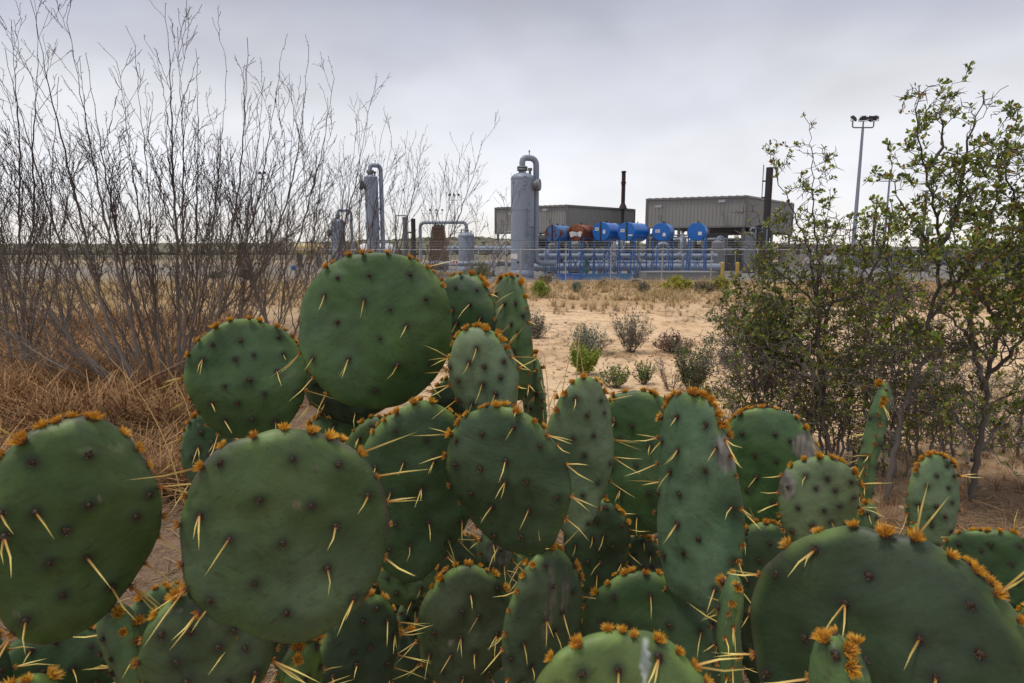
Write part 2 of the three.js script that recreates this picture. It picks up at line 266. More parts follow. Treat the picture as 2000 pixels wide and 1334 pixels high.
  return t;
}
const zA = 36, mA = zA * 0.99 / F;
vessel('tall plain grey separator vessel with a white sign at its foot, nearest the gate', 1020.5, zA, 22.6 * mA, hgt(337, zA), { neck: [0.78, 0.82, 0.17], nx: -0.02, vent: true, low: hgt(514, zA), tail: [V(2.0, hgt(514, zA), -0.4)], man: [1, hgt(362, zA), 0.33, 0.3], gauge: [[1.25, 2.35, 4.0, 0.022], [1.28, 0.9, 1.95, 0.022], [0.72, 0.7, 3.0, 0.03]] });
{ const z = 50, m = z * 0.99 / F; vessel('slim grey vessel behind the bare branches with a manway on its left', 727.5, z, 12.6 * m, hgt(341, z), { neck: [18 * m, 0.72, 0.17], nx: -0.05, vent: true, low: 1.2, man: [-1, hgt(362, z), 0.42, 0.3], gauge: [[1.3, 2, 5, 0.03]] }); }
{ const z = 58, m = z * 0.99 / F; vessel('short grey vessel farthest left, seen through the thicket of bare branches', 661.5, z, 13 * m, hgt(427, z), { neck: [25 * m, 0.75, 0.13], low: 1.0, man: [-1, hgt(455, z), 0.35], gauge: [[1.2, 1.4, 3, 0.03]] }); }
{
  const z = 43, m = z * 0.99 / F, y = hgt(434, z), t = vessel('squat pale grey vessel joined to a long level overhead pipe', 911, z, 15.3 * m, hgt(453, z), { });
  mk('overhead_pipe', new Tubes().pipe([V(0.02, hgt(455, z), 0), V(0.02, y, 0), V(-92 * m, y, -0.6), V(-92 * m, 0.8, -0.6)], 0.115, 0.42, 14), M.greyPipe, t);
  mk('top_flange', [ring(0.02, 0.2, 0.08, hgt(453, z) - 0.03), ring(0.02, 0.2, 0.08, hgt(453, z) + 0.09), new THREE.CylinderGeometry(0.05, 0.05, 0.35, 8).translate(-0.33, hgt(453, z), 0), new THREE.CylinderGeometry(0.05, 0.05, 0.3, 8).translate(0.33, hgt(453, z) - 0.05, 0)], M.greyDull, t);
}
// open-sided sheds: siding round the top half, steel columns below
function shed(label, N, L, R, zN, zL, drop, cols) {
  const p = at(N[0], 487, zN), l = at(L[0], 487, zL), t = thing('compressor_shed', label, 'building', V(p.x, 0, p.z)), yN = hgt(N[1], zN), yL = hgt(L[1], zL);
  const u = V(l.x - p.x, 0, l.z - p.z), lu = u.length(); u.normalize(); let w = V(-u.z, 0, u.x); if (w.z > 0) w.negate();
  let lo = 0.5, hi = 60; for (let k = 0; k < 50; k++) { const s = (lo + hi) / 2, q = V(p.x + w.x * s, 0, p.z + w.z * s), x = 1000 + q.x / (-q.z * CP) * F; x < R[0] ? lo = s : hi = s; }
  const lw = lo, zR = -(p.z + w.z * lw), yR = hgt(R[1], zR), yF = yL + yR - yN, bot = hgt(N[1] + drop, zN);
  const pt = (a, b, y) => V(u.x * a + w.x * b, y, u.z * a + w.z * b), top = (a, b) => yN + (yL - yN) * a / lu + (yR - yN) * b / lw;
  // corrugated siding: ribs every 0.3 m stand 35 mm proud
  const wall = (a0, b0, a1, b1) => {
    const len = Math.hypot(a1 - a0, b1 - b0), n = Math.round(len / 0.3), P = [], I = [], U = []; const cx = lu / 2, cw = lw / 2;
    let ox = (b1 - b0) / len, oy = -(a1 - a0) / len; if ((a0 + a1) / 2 * ox + (b0 + b1) / 2 * oy < cx * ox + cw * oy) { ox = -ox; oy = -oy; }
    const prof = [[0, 0], [0.62, 0], [0.70, 0.04], [0.92, 0.04]];
    const row = []; for (let k = 0; k < n; k++) for (const [f, d] of prof) row.push([(k + f) / n, d]); row.push([1, 0]);
    row.forEach(([f, d], k) => { const a = lerp(a0, a1, f) + ox * d, b = lerp(b0, b1, f) + oy * d; for (const y of [bot, top(clamp(a, 0, lu), clamp(b, 0, lw))]) { const q = pt(a, b, y); P.push(q.x, q.y, q.z); U.push(f * len, y); } if (k) { const q = k * 2; I.push(q - 2, q, q - 1, q, q + 1, q - 1); } });
    const g = new THREE.BufferGeometry(); g.setAttribute('position', new THREE.Float32BufferAttribute(P, 3)); g.setAttribute('uv', new THREE.Float32BufferAttribute(U, 2)); g.setIndex(I); const h = g.toNonIndexed(); h.computeVertexNormals(); return h;
  };
  for (const s of [[0, 0, lu, 0], [0, 0, 0, lw], [lu, 0, lu, lw], [0, lw, lu, lw]]) mk('wall', wall(...s), M.siding, t);
  const beam = (a, b, h, d) => { const e = V().subVectors(b, a), len = e.length(), g = new THREE.BoxGeometry(len, h, d); g.applyMatrix4(new THREE.Matrix4().makeRotationFromQuaternion(new THREE.Quaternion().setFromUnitVectors(V(1, 0, 0), e.normalize()))); return g.translate((a.x + b.x) / 2, (a.y + b.y) / 2, (a.z + b.z) / 2); };
  const e = 0.09, C = [[-e, -e], [lu + e, -e], [lu + e, lw + e], [-e, lw + e]];
  each('roof_trim', C.map((c, k) => { const d = C[(k + 1) % 4]; return beam(pt(c[0], c[1], top(c[0], c[1]) + 0.05), pt(d[0], d[1], top(d[0], d[1]) + 0.05), 0.16, 0.1); }), M.sidingTrim, t);
  const rf = new THREE.BufferGeometry(), Q = C.map((c) => pt(c[0], c[1], top(c[0], c[1]) + 0.09)); rf.setAttribute('position', new THREE.Float32BufferAttribute([0, 1, 2, 0, 2, 3].flatMap((k) => Q[k].toArray()), 3)); rf.setAttribute('uv', new THREE.Float32BufferAttribute(new Array(12).fill(0), 2)); rf.computeVertexNormals(); 
  const ribs = []; for (let a = 0.15; a < lu; a += 0.6) ribs.push(beam(pt(a, -0.12, top(a, 0) + 0.13), pt(a, lw + 0.1, top(a, lw) + 0.13), 0.07, 0.07)); 
  mk('roof', [rf, ...ribs], M.sidingTrim, t);
  each('bottom_trim', C.map((c, k) => { const d = C[(k + 1) % 4]; return beam(pt(c[0] * 0.4, c[1] * 0.4, bot - 0.04).setY(bot - 0.04), pt(d[0], d[1], bot - 0.04), 0.14, 0.06); }), M.sidingTrim, t);
  each('corner_trim', [[-0.05, -0.05], [lu + 0.05, -0.05], [-0.05, lw + 0.05], [lu + 0.05, lw + 0.05]].map(([a, b]) => beam(pt(a, b, bot), pt(a, b, top(a, b)), 0.16, 0.16)), M.sidingTrim, t);
  const post = (a, b) => mk('column', beam(pt(a, b, 0), pt(a, b, bot), 0.22, 0.22), M.greyDull, t);
  for (const f of [0.02, 0.36, 0.66, 0.985]) { post(lu * f, 0.15); post(lu * f, lw - 0.15); } post(0.15, lw * 0.5); post(lu - 0.15, lw * 0.5);
  const raft = []; for (const f of [0.15, 0.4, 0.65, 0.9]) raft.push(beam(pt(lu * f, 0.1, bot + 0.35), pt(lu * f, lw - 0.1, bot + 0.35), 0.3, 0.14)); each('rafter', raft, M.greyDull, t);
  cols.forEach(([f, dy]) => {                                                    // wall flood lamps on a short gooseneck
    const a = lu * f, q = pt(a, -0.08, dy), o = V(-w.x, 0, -w.z), tip = q.clone().addScaledVector(o, 0.5).setY(dy + 0.1);
    mk('wall_lamp', [new Tubes().pipe([q.clone().setY(dy - 0.65), q.clone().addScaledVector(o, 0.28).setY(dy - 0.62), q.clone().addScaledVector(o, 0.3).setY(dy + 0.05), tip], 0.035, 0.15, 8), bx(0.52, 0.2, 0.36, tip.x, dy + 0.15, tip.z, Math.atan2(w.x, w.z)), bx(0.16, 0.22, 0.1, q.x, dy - 0.66, q.z, Math.atan2(w.x, w.z))], M.galv, t);
  });
  return { t, pt, lu, lw, top, bot };
}
const shedA = shed('grey corrugated shed with a rust red stack behind, beside the tall vessel', [1106, 403], [969, 408], [1236, 411], 56, 62, 49, [[0.70, hgt(416, 56)], [0.22, hgt(412, 56)]]);
const shedB = shed('larger grey corrugated shed on the right with a dark stack before its end', [1453, 385], [1262, 391], [1543, 399], 50, 54, 56, [[0.855, hgt(402, 50)], [0.22, hgt(396, 50)]]);
function stack(label, px, z, r, y0, y1, parts, mat) {
  const t = thing('exhaust_stack', label, 'exhaust stack', V(xat(px, z, (y0 + y1) / 2), 0, -z));
  mk('pipe', new Tubes().tube([V(0, y0, 0), V(0, y1, 0)], r, 20, null, true), mat, t);
  if (parts) { each('flange', [0.01, 0.3, 0.985].map((k) => ring(r * 0.9, r * 1.3, 0.09, lerp(y1 - 0.1, y0, k), 20)).concat([0.3].map((k) => ring(r * 0.9, r * 1.25, 0.09, lerp(y1, y0, k) - 0.22, 20))), mat, t); mk('base_cone', new THREE.CylinderGeometry(r * 1.05, r * 2.3, 0.55, 20).translate(0, y0 + 0.1, 0), mat, t); mk('support_post', bx(r * 1.4, y0, r * 1.4, 0, y0 / 2, 0), M.dark, t); }
  else each('bracket', [bx(0.3, 0.1, 0.1, -r - 0.1, y1 - 1.0, 0), bx(0.3, 0.1, 0.1, -r - 0.1, y1 - 2.2, 0), new THREE.CylinderGeometry(0.03, 0.03, 2.4, 6).translate(-r - 0.22, y1 - 1.0, 0)], M.dark, t);
  return t;
}
stack('slim rust red exhaust stack with flanges rising above the left shed roof', 1217.5, 61, 3.8 * 61 / F, hgt(405, 61), hgt(334, 61), true, M.stack);
stack('thick dark exhaust stack standing before the end of the right shed', 1497.5, 47.5, 6.4 * 47.5 / F, 0, hgt(327, 47.5), false, M.stackDark);
stack('short black stack among the bare branches left of the overhead pipe', 808, 46, 4.4 * 46 / F, 0, hgt(427, 46), false, M.stackDark);
{
  const z = 47, m = z / F, t = thing('pipe_riser', 'grey riser with a square pipe loop beside the short black stack', 'pipe riser', V(xat(792, z, 2), 0, -z));
  mk('riser', new Tubes().tube([V(0, 0, 0), V(0, hgt(424, z), 0)], 4.6 * m, 16, null, true), M.greyDull, t);
  mk('loop_pipe', new Tubes().pipe([V(-18 * m, 0, 0), V(-18 * m, hgt(421, z), 0), V(4 * m, hgt(421, z), 0), V(4 * m, hgt(430, z), 0)], 0.05, 0.15, 8), M.greyPipe, t);
}
{ // brown slatted cooler with tapering sides
  const z = 52, m = z / F, t = thing('cooling_tower', 'brown slatted cooling tower tapering to the top behind the squat vessel', 'cooling tower', V(xat(857, z, 2), 0, -z));
  const y1 = hgt(444, z), w0 = 19 * m, w1 = 10.5 * m, S = 16;
  for (let k = 0; k < S; k++) { const y = lerp(0.3, y1, (k + 0.5) / S), w = lerp(w0, w1, k / S) * 2; mk('slat', [bx(w, y1 / S * 0.72, 0.05, 0, y, w * 0.42), bx(w, y1 / S * 0.72, 0.05, 0, y, -w * 0.42), bx(0.05, y1 / S * 0.72, w * 0.84, w / 2, y, 0), bx(0.05, y1 / S * 0.72, w * 0.84, -w / 2, y, 0)], M.brown, t); }
  mk('core', new THREE.CylinderGeometry(w1 * 1.15, w0 * 1.2, y1 - 0.1, 4, 1).rotateY(Math.PI / 4).translate(0, y1 / 2, 0), M.black, t);
  mk('frame', [new Tubes().rod(V(-w0, 0, w0 * 0.9), V(-w1, y1, w1 * 0.9), 0.06).rod(V(w0, 0, w0 * 0.9), V(w1, y1, w1 * 0.9), 0.06), bx(w1 * 2.2, 0.12, w1 * 2, 0, y1, 0)], M.brown, t);
  each('fan_cowl', [-0.6, 0, 0.6].map((k) => new THREE.CylinderGeometry(0.12, 0.14, 0.22, 10).translate(k * w1, y1 + 0.14, 0)), M.dark, t);
}
// the six oil tanks on blue stands
function oilTank(label, px, py, rp, z, turn, len, mat, o) {
  const m = z * 0.99 / F, r = rp * m, y = hgt(py, z), p = V(xat(px, z, y), 0, -z), t = thing('oil_tank', label, 'tank', p, turn, 'oil tanks on blue stands');
  const prof = [[0.001, 0], [r - 0.02, 0], [r, 0.02], [r, len - 0.02], [r - 0.02, len], [0.001, len]].map((q) => new THREE.Vector2(...q));
  mk('body', new THREE.LatheGeometry(prof, 40).rotateX(-Math.PI / 2).translate(0, y, 0), mat, t);            // runs from the near end face (z = 0) away from it
  each('end_ring', [0.004, len - 0.05].map((q) => ring(r * 0.97, r + 0.012, 0.046, q, 40).rotateX(-Math.PI / 2).translate(0, y, 0)), o.rim ?? mat, t);
  if (o.strap) mk('strap', [bx(0.07, r * 2.04, 0.03, o.strap * r, y, 0.02), new Tubes().rod(V(o.strap * r, y - r - 0.5, 0.03), V(o.strap * r, y + r + 0.08, 0.03), 0.022)], M.dark, t);
  (o.plates ?? []).forEach(([a, b, w, h, red]) => { const s = mk('label_plate', bx(w, h, 0.012, a * r, y + b * r, 0.012), M.white, t); if (red) { mk('print', [bx(w * 0.8, h * 0.16, 0.006, a * r, y + b * r + h * 0.12, 0.02)], M.blueFrame, s); mk('print', bx(w * 0.5, h * 0.12, 0.006, a * r, y + b * r - h * 0.18, 0.02), M.red, s); } });
  each('filler_cap', [new THREE.CylinderGeometry(0.06, 0.06, 0.14, 10).translate(0, y + r + 0.04, -len * 0.4), new THREE.CylinderGeometry(0.035, 0.035, 0.12, 8).translate(0, y + r + 0.04, -len * 0.8)], M.dark, t);
  const wx = r * 0.86, base = y - r * 0.52, L = [[-wx, -0.1], [wx, -0.1], [-wx, -len + 0.12], [wx, -len + 0.12]], sp = 1.16;
  for (const [a, b] of L) mk('leg', [new Tubes().rod(V(a * sp, 0.02, b), V(a, base, b), 0.042, 6), bx(0.16, 0.02, 0.16, a * sp, 0.01, b)], M.blueFrame, t);
  const X = (i, j) => { const br = new Tubes(); const A = L[i], B = L[j], q = (A_, f) => V(A_[0] * lerp(sp, 1, f), base * f, A_[1]); br.rod(q(A, 0.04), q(B, 0.62), 0.022, 5).rod(q(B, 0.04), q(A, 0.62), 0.022, 5).rod(q(A, 0.64), q(B, 0.64), 0.026, 5).rod(q(A, 0.97), q(B, 0.97), 0.035, 5); mk('brace', br, M.blueFrame, t); };
  X(0, 1); X(2, 3); X(0, 2); X(1, 3);
  each('saddle', [-0.18, -len + 0.2].map((b) => bx(wx * 2, 0.08, 0.1, 0, base + 0.0, b)), M.blueFrame, t);
  if (o.mark) each('paint_mark', o.mark.map(([a, b, w, h, s]) => bx(w, h, 0.006, 0, 0, 0).rotateZ(s).translate(a * r, y + b * r, 0.008)), M.white, t);
  return t;
}
oilTank('faded blue oil tank with a rust streaked top, leftmost of the six', 1078, 456, 16.2, 37, -0.56, 1.75, M.blueRust, { strap: 0.05 });
oilTank('rusty brown oil tank with white paint smears on its end', 1124.5, 454.5, 16, 37.3, -0.56, 1.85, M.rust, { mark: [[-0.55, -0.18, 0.22, 0.32, 0.3], [-0.1, -0.14, 0.3, 0.22, -0.2], [0.18, -0.1, 0.24, 0.14, 0.1], [0.55, -0.16, 0.2, 0.3, -0.25]] });
oilTank('bright blue oil tank with two white labels, right of the rusty tank', 1174, 452.5, 18, 37, -0.58, 1.8, M.blue, { strap: -0.05, plates: [[-0.5, 0.28, 0.25, 0.18, 1], [0.36, -0.02, 0.15, 0.22, 0]] });
oilTank('bright blue oil tank with a long body, fourth in the row of six', 1223, 452.5, 18, 36.6, -0.60, 2.1, M.blue, { strap: 0.06, plates: [[-0.42, 0.12, 0.25, 0.18, 1], [0.5, -0.38, 0.25, 0.08, 0]] });
oilTank('bright blue oil tank fifth in the row, under the left part of the right shed', 1291, 453, 17.2, 37, -0.42, 1.6, M.blue, { plates: [[-0.38, 0.1, 0.26, 0.18, 1], [0.36, -0.3, 0.17, 0.2, 0]] });
oilTank('bright blue oil tank with one white label, rightmost of the six', 1360, 452.5, 17.2, 37, -0.40, 1.5, M.blue, { strap: 0.0, plates: [[0.4, -0.2, 0.2, 0.2, 0]] });
// spill basins and slab edge behind the fence
{
  const z = 34.6; for (const [a, b, mat, l] of [[1091, 1136, M.blue, 'deep blue steel spill basin left of the paler ones'], [1137, 1183, M.blueFaded, 'faded blue steel spill basin in the middle of three'], [1184, 1232, M.blueFaded, 'pale blue steel spill basin on the right of three']]) {
    const x0 = xat(a, z, 0.2), x1 = xat(b, z, 0.2), t = thing('spill_basin', l, 'basin', V((x0 + x1) / 2, 0, -z - 0.5)), w = x1 - x0 - 0.02;
    mk('wall', [bx(w, 0.32, 0.05, 0, 0.16, 0.5), bx(w, 0.32, 0.05, 0, 0.16, -0.6), bx(0.05, 0.32, 1.05, -w / 2 + 0.025, 0.16, -0.05), bx(0.05, 0.32, 1.05, w / 2 - 0.025, 0.16, -0.05), bx(w - 0.1, 0.02, 1.0, 0, 0.05, -0.05)], mat, t); mk('rim', [bx(w + 0.02, 0.04, 0.09, 0, 0.335, 0.5)], mat, t);
  }
  const x0 = xat(1262, z, 0.2), x1 = xat(1408, z, 0.2), t = thing('equipment_slab', 'long grey concrete equipment slab behind the fence under the blue stands', 'slab', V((x0 + x1) / 2, 0, -z - 1.6)); mk('slab', bx(x1 - x0, 0.42, 3.2, 0, 0.21, 0), M.concrete, t); mk('edge_angle', bx(x1 - x0 + 0.04, 0.06, 0.06, 0, 0.41, 1.6), M.greyDull, t);
}
// pipe headers behind the stands
function pipeRun(label, z, py, r, a, b, ups = []) {
  const y = hgt(py, z), x0 = xat(a, z, y), x1 = xat(b, z, y), t = thing('pipe_header', label, 'pipe', V(x0, 0, -z)), L = x1 - x0, g = new Tubes();
  mk('pipe', g.tube([V(0, y, 0), V(L, y, 0)], r, 18, null, true), M.greyPipe, t);
  const f = []; for (let x = 0.7; x < L; x += 2.3) f.push(...[0, 0.11].map((d) => ring(r * 0.98, r * 1.45, 0.07, 0, 18).rotateZ(Math.PI / 2).translate(x + d, y, 0))); if (f.length) each('flange', f, M.greyPipe, t);
  const s = []; for (let x = 1.3; x < L; x += 3.1) s.push(bx(0.14, y - r, 0.3, x, (y - r) / 2, 0), bx(0.4, 0.05, 0.4, x, 0.025, 0)); if (s.length) each('support', s, M.greyDull, t);
  ups.forEach(([px, y2, zz]) => { const x = xat(px, z, y) - x0; mk('branch_pipe', new Tubes().pipe([V(x, y, 0), V(x, y2, 0), V(x + 0.1, y2, zz)], r * 0.6, 0.35, 12), M.greyPipe, t); });
}
pipeRun('lowest fat grey pipe header running behind the blue stands', 40, 522, 0.24, 1040, 1412, [[1068, 1.5, -2]]);
pipeRun('upper grey pipe header running just under the blue tanks', 43, 500, 0.17, 1046, 1400, [[1200, 2.3, -2], [1330, 2.4, -2]]);
pipeRun('thin grey pipe run between the two long headers', 41.5, 512, 0.11, 1100, 1390);
pipeRun('pale grey horizontal pipe right of the squat vessel', 44, 486, 0.2, 868, 1000);
pipeRun('low grey pipe run behind the left stretch of fence', 40, 515, 0.15, 830, 1000);
{ const z = 38.5; const t = thing('pipe_arch', 'grey pipe bent in a tight arch between the fifth and sixth tanks', 'pipe', V(xat(1334, z, 1), 0, -z)); mk('pipe', new Tubes().pipe([V(0, 0.3, 0), V(0, hgt(497, z), 0), V(0.5, hgt(497, z), -0.3), V(0.5, 0.3, -0.3)], 0.085, 0.2, 14), M.greyPipe, t); each('foot', [ring(0.02, 0.16, 0.3, 0), ring(0.02, 0.16, 0.3, 0).translate(0.5, 0, -0.3)], M.greyDull, t);
  const z2 = 48, t2 = thing('pipe_arch', 'grey pipe arch standing under the right shed behind the fifth tank', 'pipe', V(xat(1284, z2, 2), 0, -z2)); mk('pipe', new Tubes().pipe([V(0, 0.2, 0), V(0, hgt(476, z2), 0), V(0.85, hgt(476, z2), 0), V(0.85, 0.2, 0)], 0.14, 0.4, 14), M.greyPipe, t2); each('foot', [ring(0.02, 0.22, 0.2, 0), ring(0.02, 0.22, 0.2, 0).translate(0.85, 0, 0)], M.greyDull, t2); }
{ const z = 44, t = thing('gas_bottle', 'dull grey domed bottle vessel between the fifth and sixth tanks', 'vessel', V(xat(1332, z, 1.5), 0, -z)), y = hgt(463, z), r = 8 * z / F; mk('body', new THREE.LatheGeometry([[0.001, 0.3], [r, 0.3], [r, y - 0.2], [r * 0.9, y - 0.05], [r * 0.5, y + 0.1], [0.1, y + 0.16], [0.1, y + 0.3], [0.001, y + 0.3]].map((q) => new THREE.Vector2(...q)), 28), M.greyDull, t); mk('valve', [bx(0.26, 0.1, 0.1, 0, y + 0.36, 0), new THREE.CylinderGeometry(0.03, 0.03, 0.25, 8).translate(0, y + 0.42, 0)], M.dark, t); mk('skid', bx(1, 0.3, 1, 0, 0.15, 0), M.dark, t); }
{ const z = 39.2, t = thing('valve', 'small green valve on the header behind the tank stands', 'valve', V(xat(1145, z, 1), 0, -z)), y = hgt(519, z); mk('body', [new THREE.CylinderGeometry(0.12, 0.16, 0.9, 12).translate(0, y, 0), new THREE.SphereGeometry(0.2, 12, 8).translate(0, y - 0.3, 0)], M.green, t); mk('hand_wheel', new THREE.TorusGeometry(0.2, 0.02, 6, 18).rotateX(Math.PI / 2).translate(0, y + 0.55, 0), M.green, t); mk('stand', bx(0.2, y - 0.4, 0.2, 0, (y - 0.4) / 2, 0), M.dark, t); }
// compressor skids in the sheds: engine block, cylinders, scrubbers, coolers, rails
function compressor(label, px, z, w, o = {}) {
  const t = thing('compressor', label, 'compressor', V(xat(px, z, 1), 0, -z), o.ry ?? 0), R = rng(px), y0 = 0.5;
  mk('skid', [bx(w, 0.25, 2.2, 0, 0.3, 0), bx(w, 0.1, 0.15, 0, 0.5, 1.05), bx(w, 0.36, 0.1, 0, 0.18, 0.9), bx(w, 0.36, 0.1, 0, 0.18, -0.9)], M.dark, t);
  mk('engine_block', [bx(w * 0.42, 1.9, 1.3, -w * 0.20, y0 + 1.05, -0.1), bx(w * 0.32, 0.6, 0.8, -w * 0.22, y0 + 2.2, -0.1), bx(w * 0.3, 1.5, 1.0, w * 0.26, y0 + 0.85, -0.5), bx(w * 0.1, 0.9, 1.1, -w * 0.43, y0 + 0.6, 0)], M.dark, t);
  const cy = []; for (let k = 0; k < 4; k++) cy.push(new THREE.CylinderGeometry(0.2, 0.2, 0.8, 14).rotateX(Math.PI / 2).translate(-w * 0.34 + k * w * 0.085, y0 + 1.1, 0.75), new THREE.CylinderGeometry(0.26, 0.26, 0.08, 14).rotateX(Math.PI / 2).translate(-w * 0.34 + k * w * 0.085, y0 + 1.1, 1.15)); each('cylinder', cy, M.greyDull, t);
  for (let k = 0; k < 3; k++) { const x = w * (0.06 + k * 0.15), h = 1.4 + R() * 0.9; mk('scrubber', [new THREE.CylinderGeometry(0.28, 0.28, h, 18).translate(x, y0 + h / 2, 0.4), new THREE.SphereGeometry(0.28, 18, 8, 0, 6.283, 0, 1.571).translate(x, y0 + h, 0.4), new THREE.CylinderGeometry(0.05, 0.05, 0.3, 8).translate(x, y0 + h + 0.35, 0.4)], k % 2 ? M.greyDull : M.dark, t); }
  const p = new Tubes(); for (let k = 0; k < 7; k++) { const x = (R() - 0.5) * w * 0.9, x2 = (R() - 0.5) * w * 0.9, y = 0.8 + R() * 2.2, z0 = 0.2 + R() * 0.8; p.pipe([V(x, 0.5, z0), V(x, y, z0), V(x2, y, z0 - 0.3), V(x2, 0.6, z0 - 0.3)], 0.05 + R() * 0.07, 0.25, 10); } mk('piping', p, M.greyDull, t);
  if (o.fan) { mk('fan_cooler', [bx(w * 0.3, 1.1, 1.6, w * 0.42, 2.9, -0.3), new THREE.CylinderGeometry(0.75, 0.75, 0.35, 24).rotateX(Math.PI / 2).translate(w * 0.42, 2.9, 0.6)], M.black, t); each('cooler_leg', [-1, 1].map((s) => bx(0.12, 2.4, 0.12, w * 0.42 + s * w * 0.13, 1.2, 0)), M.dark, t); }
  const r = new Tubes(); for (const y of [1.0, 1.45]) r.rod(V(-w / 2, y + 0.3, 1.3), V(w / 2, y + 0.3, 1.3), 0.025, 6); for (let x = -w / 2; x <= w / 2 + 0.01; x += w / 6) r.rod(V(x, 0.42, 1.3), V(x, 1.75, 1.3), 0.025, 6); mk('hand_rail', r, M.galv, t);
  return t;
}
compressor('dark compressor skid under the left shed, just right of the tall vessel', 1085, 57, 6.5, { });
compressor('dark compressor skid under the back of the left shed behind the middle tanks', 1185, 58, 6.5, {});
compressor('dark compressor skid under the right shed behind the fifth tank', 1320, 51.5, 5.5, {});
compressor('largest dark compressor skid under the right shed behind the thorny shrub', 1425, 50.5, 5.2, { fan: true });
{ const z = 47, t = thing('fan_cooler', 'black fan cooler drum hanging under the left shed beside the tall vessel', 'cooler', V(xat(1059, z, 2), 0, -z)), y = hgt(471, z); mk('drum', new THREE.CylinderGeometry(0.42, 0.42, 0.95, 24).rotateZ(Math.PI / 2).translate(0, y, 0), M.black, t); each('guard', [-0.48, 0.48].map((x) => ring(0.3, 0.46, 0.05, 0, 24).rotateZ(Math.PI / 2).translate(x, y, 0)), M.dark, t); each('leg', [-0.35, 0.35].map((x) => bx(0.1, y, 0.1, x, y / 2, 0)), M.dark, t); }
for (const [px, z, py, r, l] of [[1078, 44, 476, 0.3, 'grey upright scrubber pot under the leftmost tank'], [1122, 45, 474, 0.36, 'grey upright scrubber pot under the rusty tank'], [1400, 44, 472, 0.4, 'grey upright scrubber pot right of the last blue tank'], [1463, 45, 455, 0.35, 'grey upright scrubber under the right shed corner'], [1485, 46, 452, 0.22, 'dark thin exhaust riser under the right shed corner']]) {
  const t = thing('scrubber_pot', l, 'vessel', V(xat(px, z, 1.2), 0, -z)), y = hgt(py, z); mk('shell', [new THREE.CylinderGeometry(r, r, y - 0.3, 22).translate(0, (y - 0.3) / 2 + 0.2, 0), new THREE.SphereGeometry(r, 22, 10, 0, 6.283, 0, 1.571).scale(1, 0.5, 1).translate(0, y - 0.1, 0)], px > 1470 ? M.dark : M.greyDull, t); mk('foot', ring(0.05, r * 1.25, 0.2, 0), M.dark, t); mk('nozzle', new Tubes().pipe([V(0, y - 0.1, 0), V(0, y + 0.35, 0), V(0.5, y + 0.35, -0.3), V(0.5, 0.6, -0.3)], 0.06, 0.2, 10), M.greyPipe, t);
}
// stair flights with hand rails
function stairs(label, px, z, pxTop, y1, wid = 0.8) {
  const t = thing('access_stairs', label, 'stairs', V(xat(px, z, 0.8), 0, -z)), dx = xat(pxTop, z, y1) - xat(px, z, 0), n = Math.max(4, Math.round(y1 / 0.22)), r = new Tubes();
  for (let k = 0; k < n; k++) mk('tread', bx(Math.abs(dx) / n + 0.06, 0.03, wid, dx * (k + 0.5) / n, y1 * (k + 1) / n, 0), M.galv, t);
  for (const s of [-1, 1]) { const q = s * wid / 2; mk('stringer', new Tubes().rod(V(0, 0.02, q), V(dx, y1, q), 0.06, 4), M.galv, t); const rl = new Tubes(); for (const h of [0.55, 1.05]) rl.rod(V(0, h, q), V(dx, y1 + h, q), 0.028, 6); for (const f of [0, 0.33, 0.66, 1]) rl.rod(V(dx * f, y1 * f, q), V(dx * f, y1 * f + 1.05, q), 0.028, 6); if (s > 0) rl.rod(V(dx, y1 + 1.05, q), V(dx + Math.sign(dx) * 1.0, y1 + 1.05, q), 0.028, 6); mk('hand_rail', rl, M.galv, t); }
  mk('landing', [bx(1.1, 0.05, wid, dx + Math.sign(dx) * 0.55, y1, 0), bx(0.08, y1, 0.08, dx + Math.sign(dx) * 1.0, y1 / 2, wid / 2 - 0.1), bx(0.08, y1, 0.08, dx + Math.sign(dx) * 1.0, y1 / 2, -wid / 2 + 0.1)], M.galv, t);
}
stairs('galvanised steel stairs climbing right beside the tall vessel', 955, 39.5, 988, 1.75);
stairs('galvanised steel stairs climbing right behind the third and fourth tanks', 1180, 40.5, 1218, 1.9);

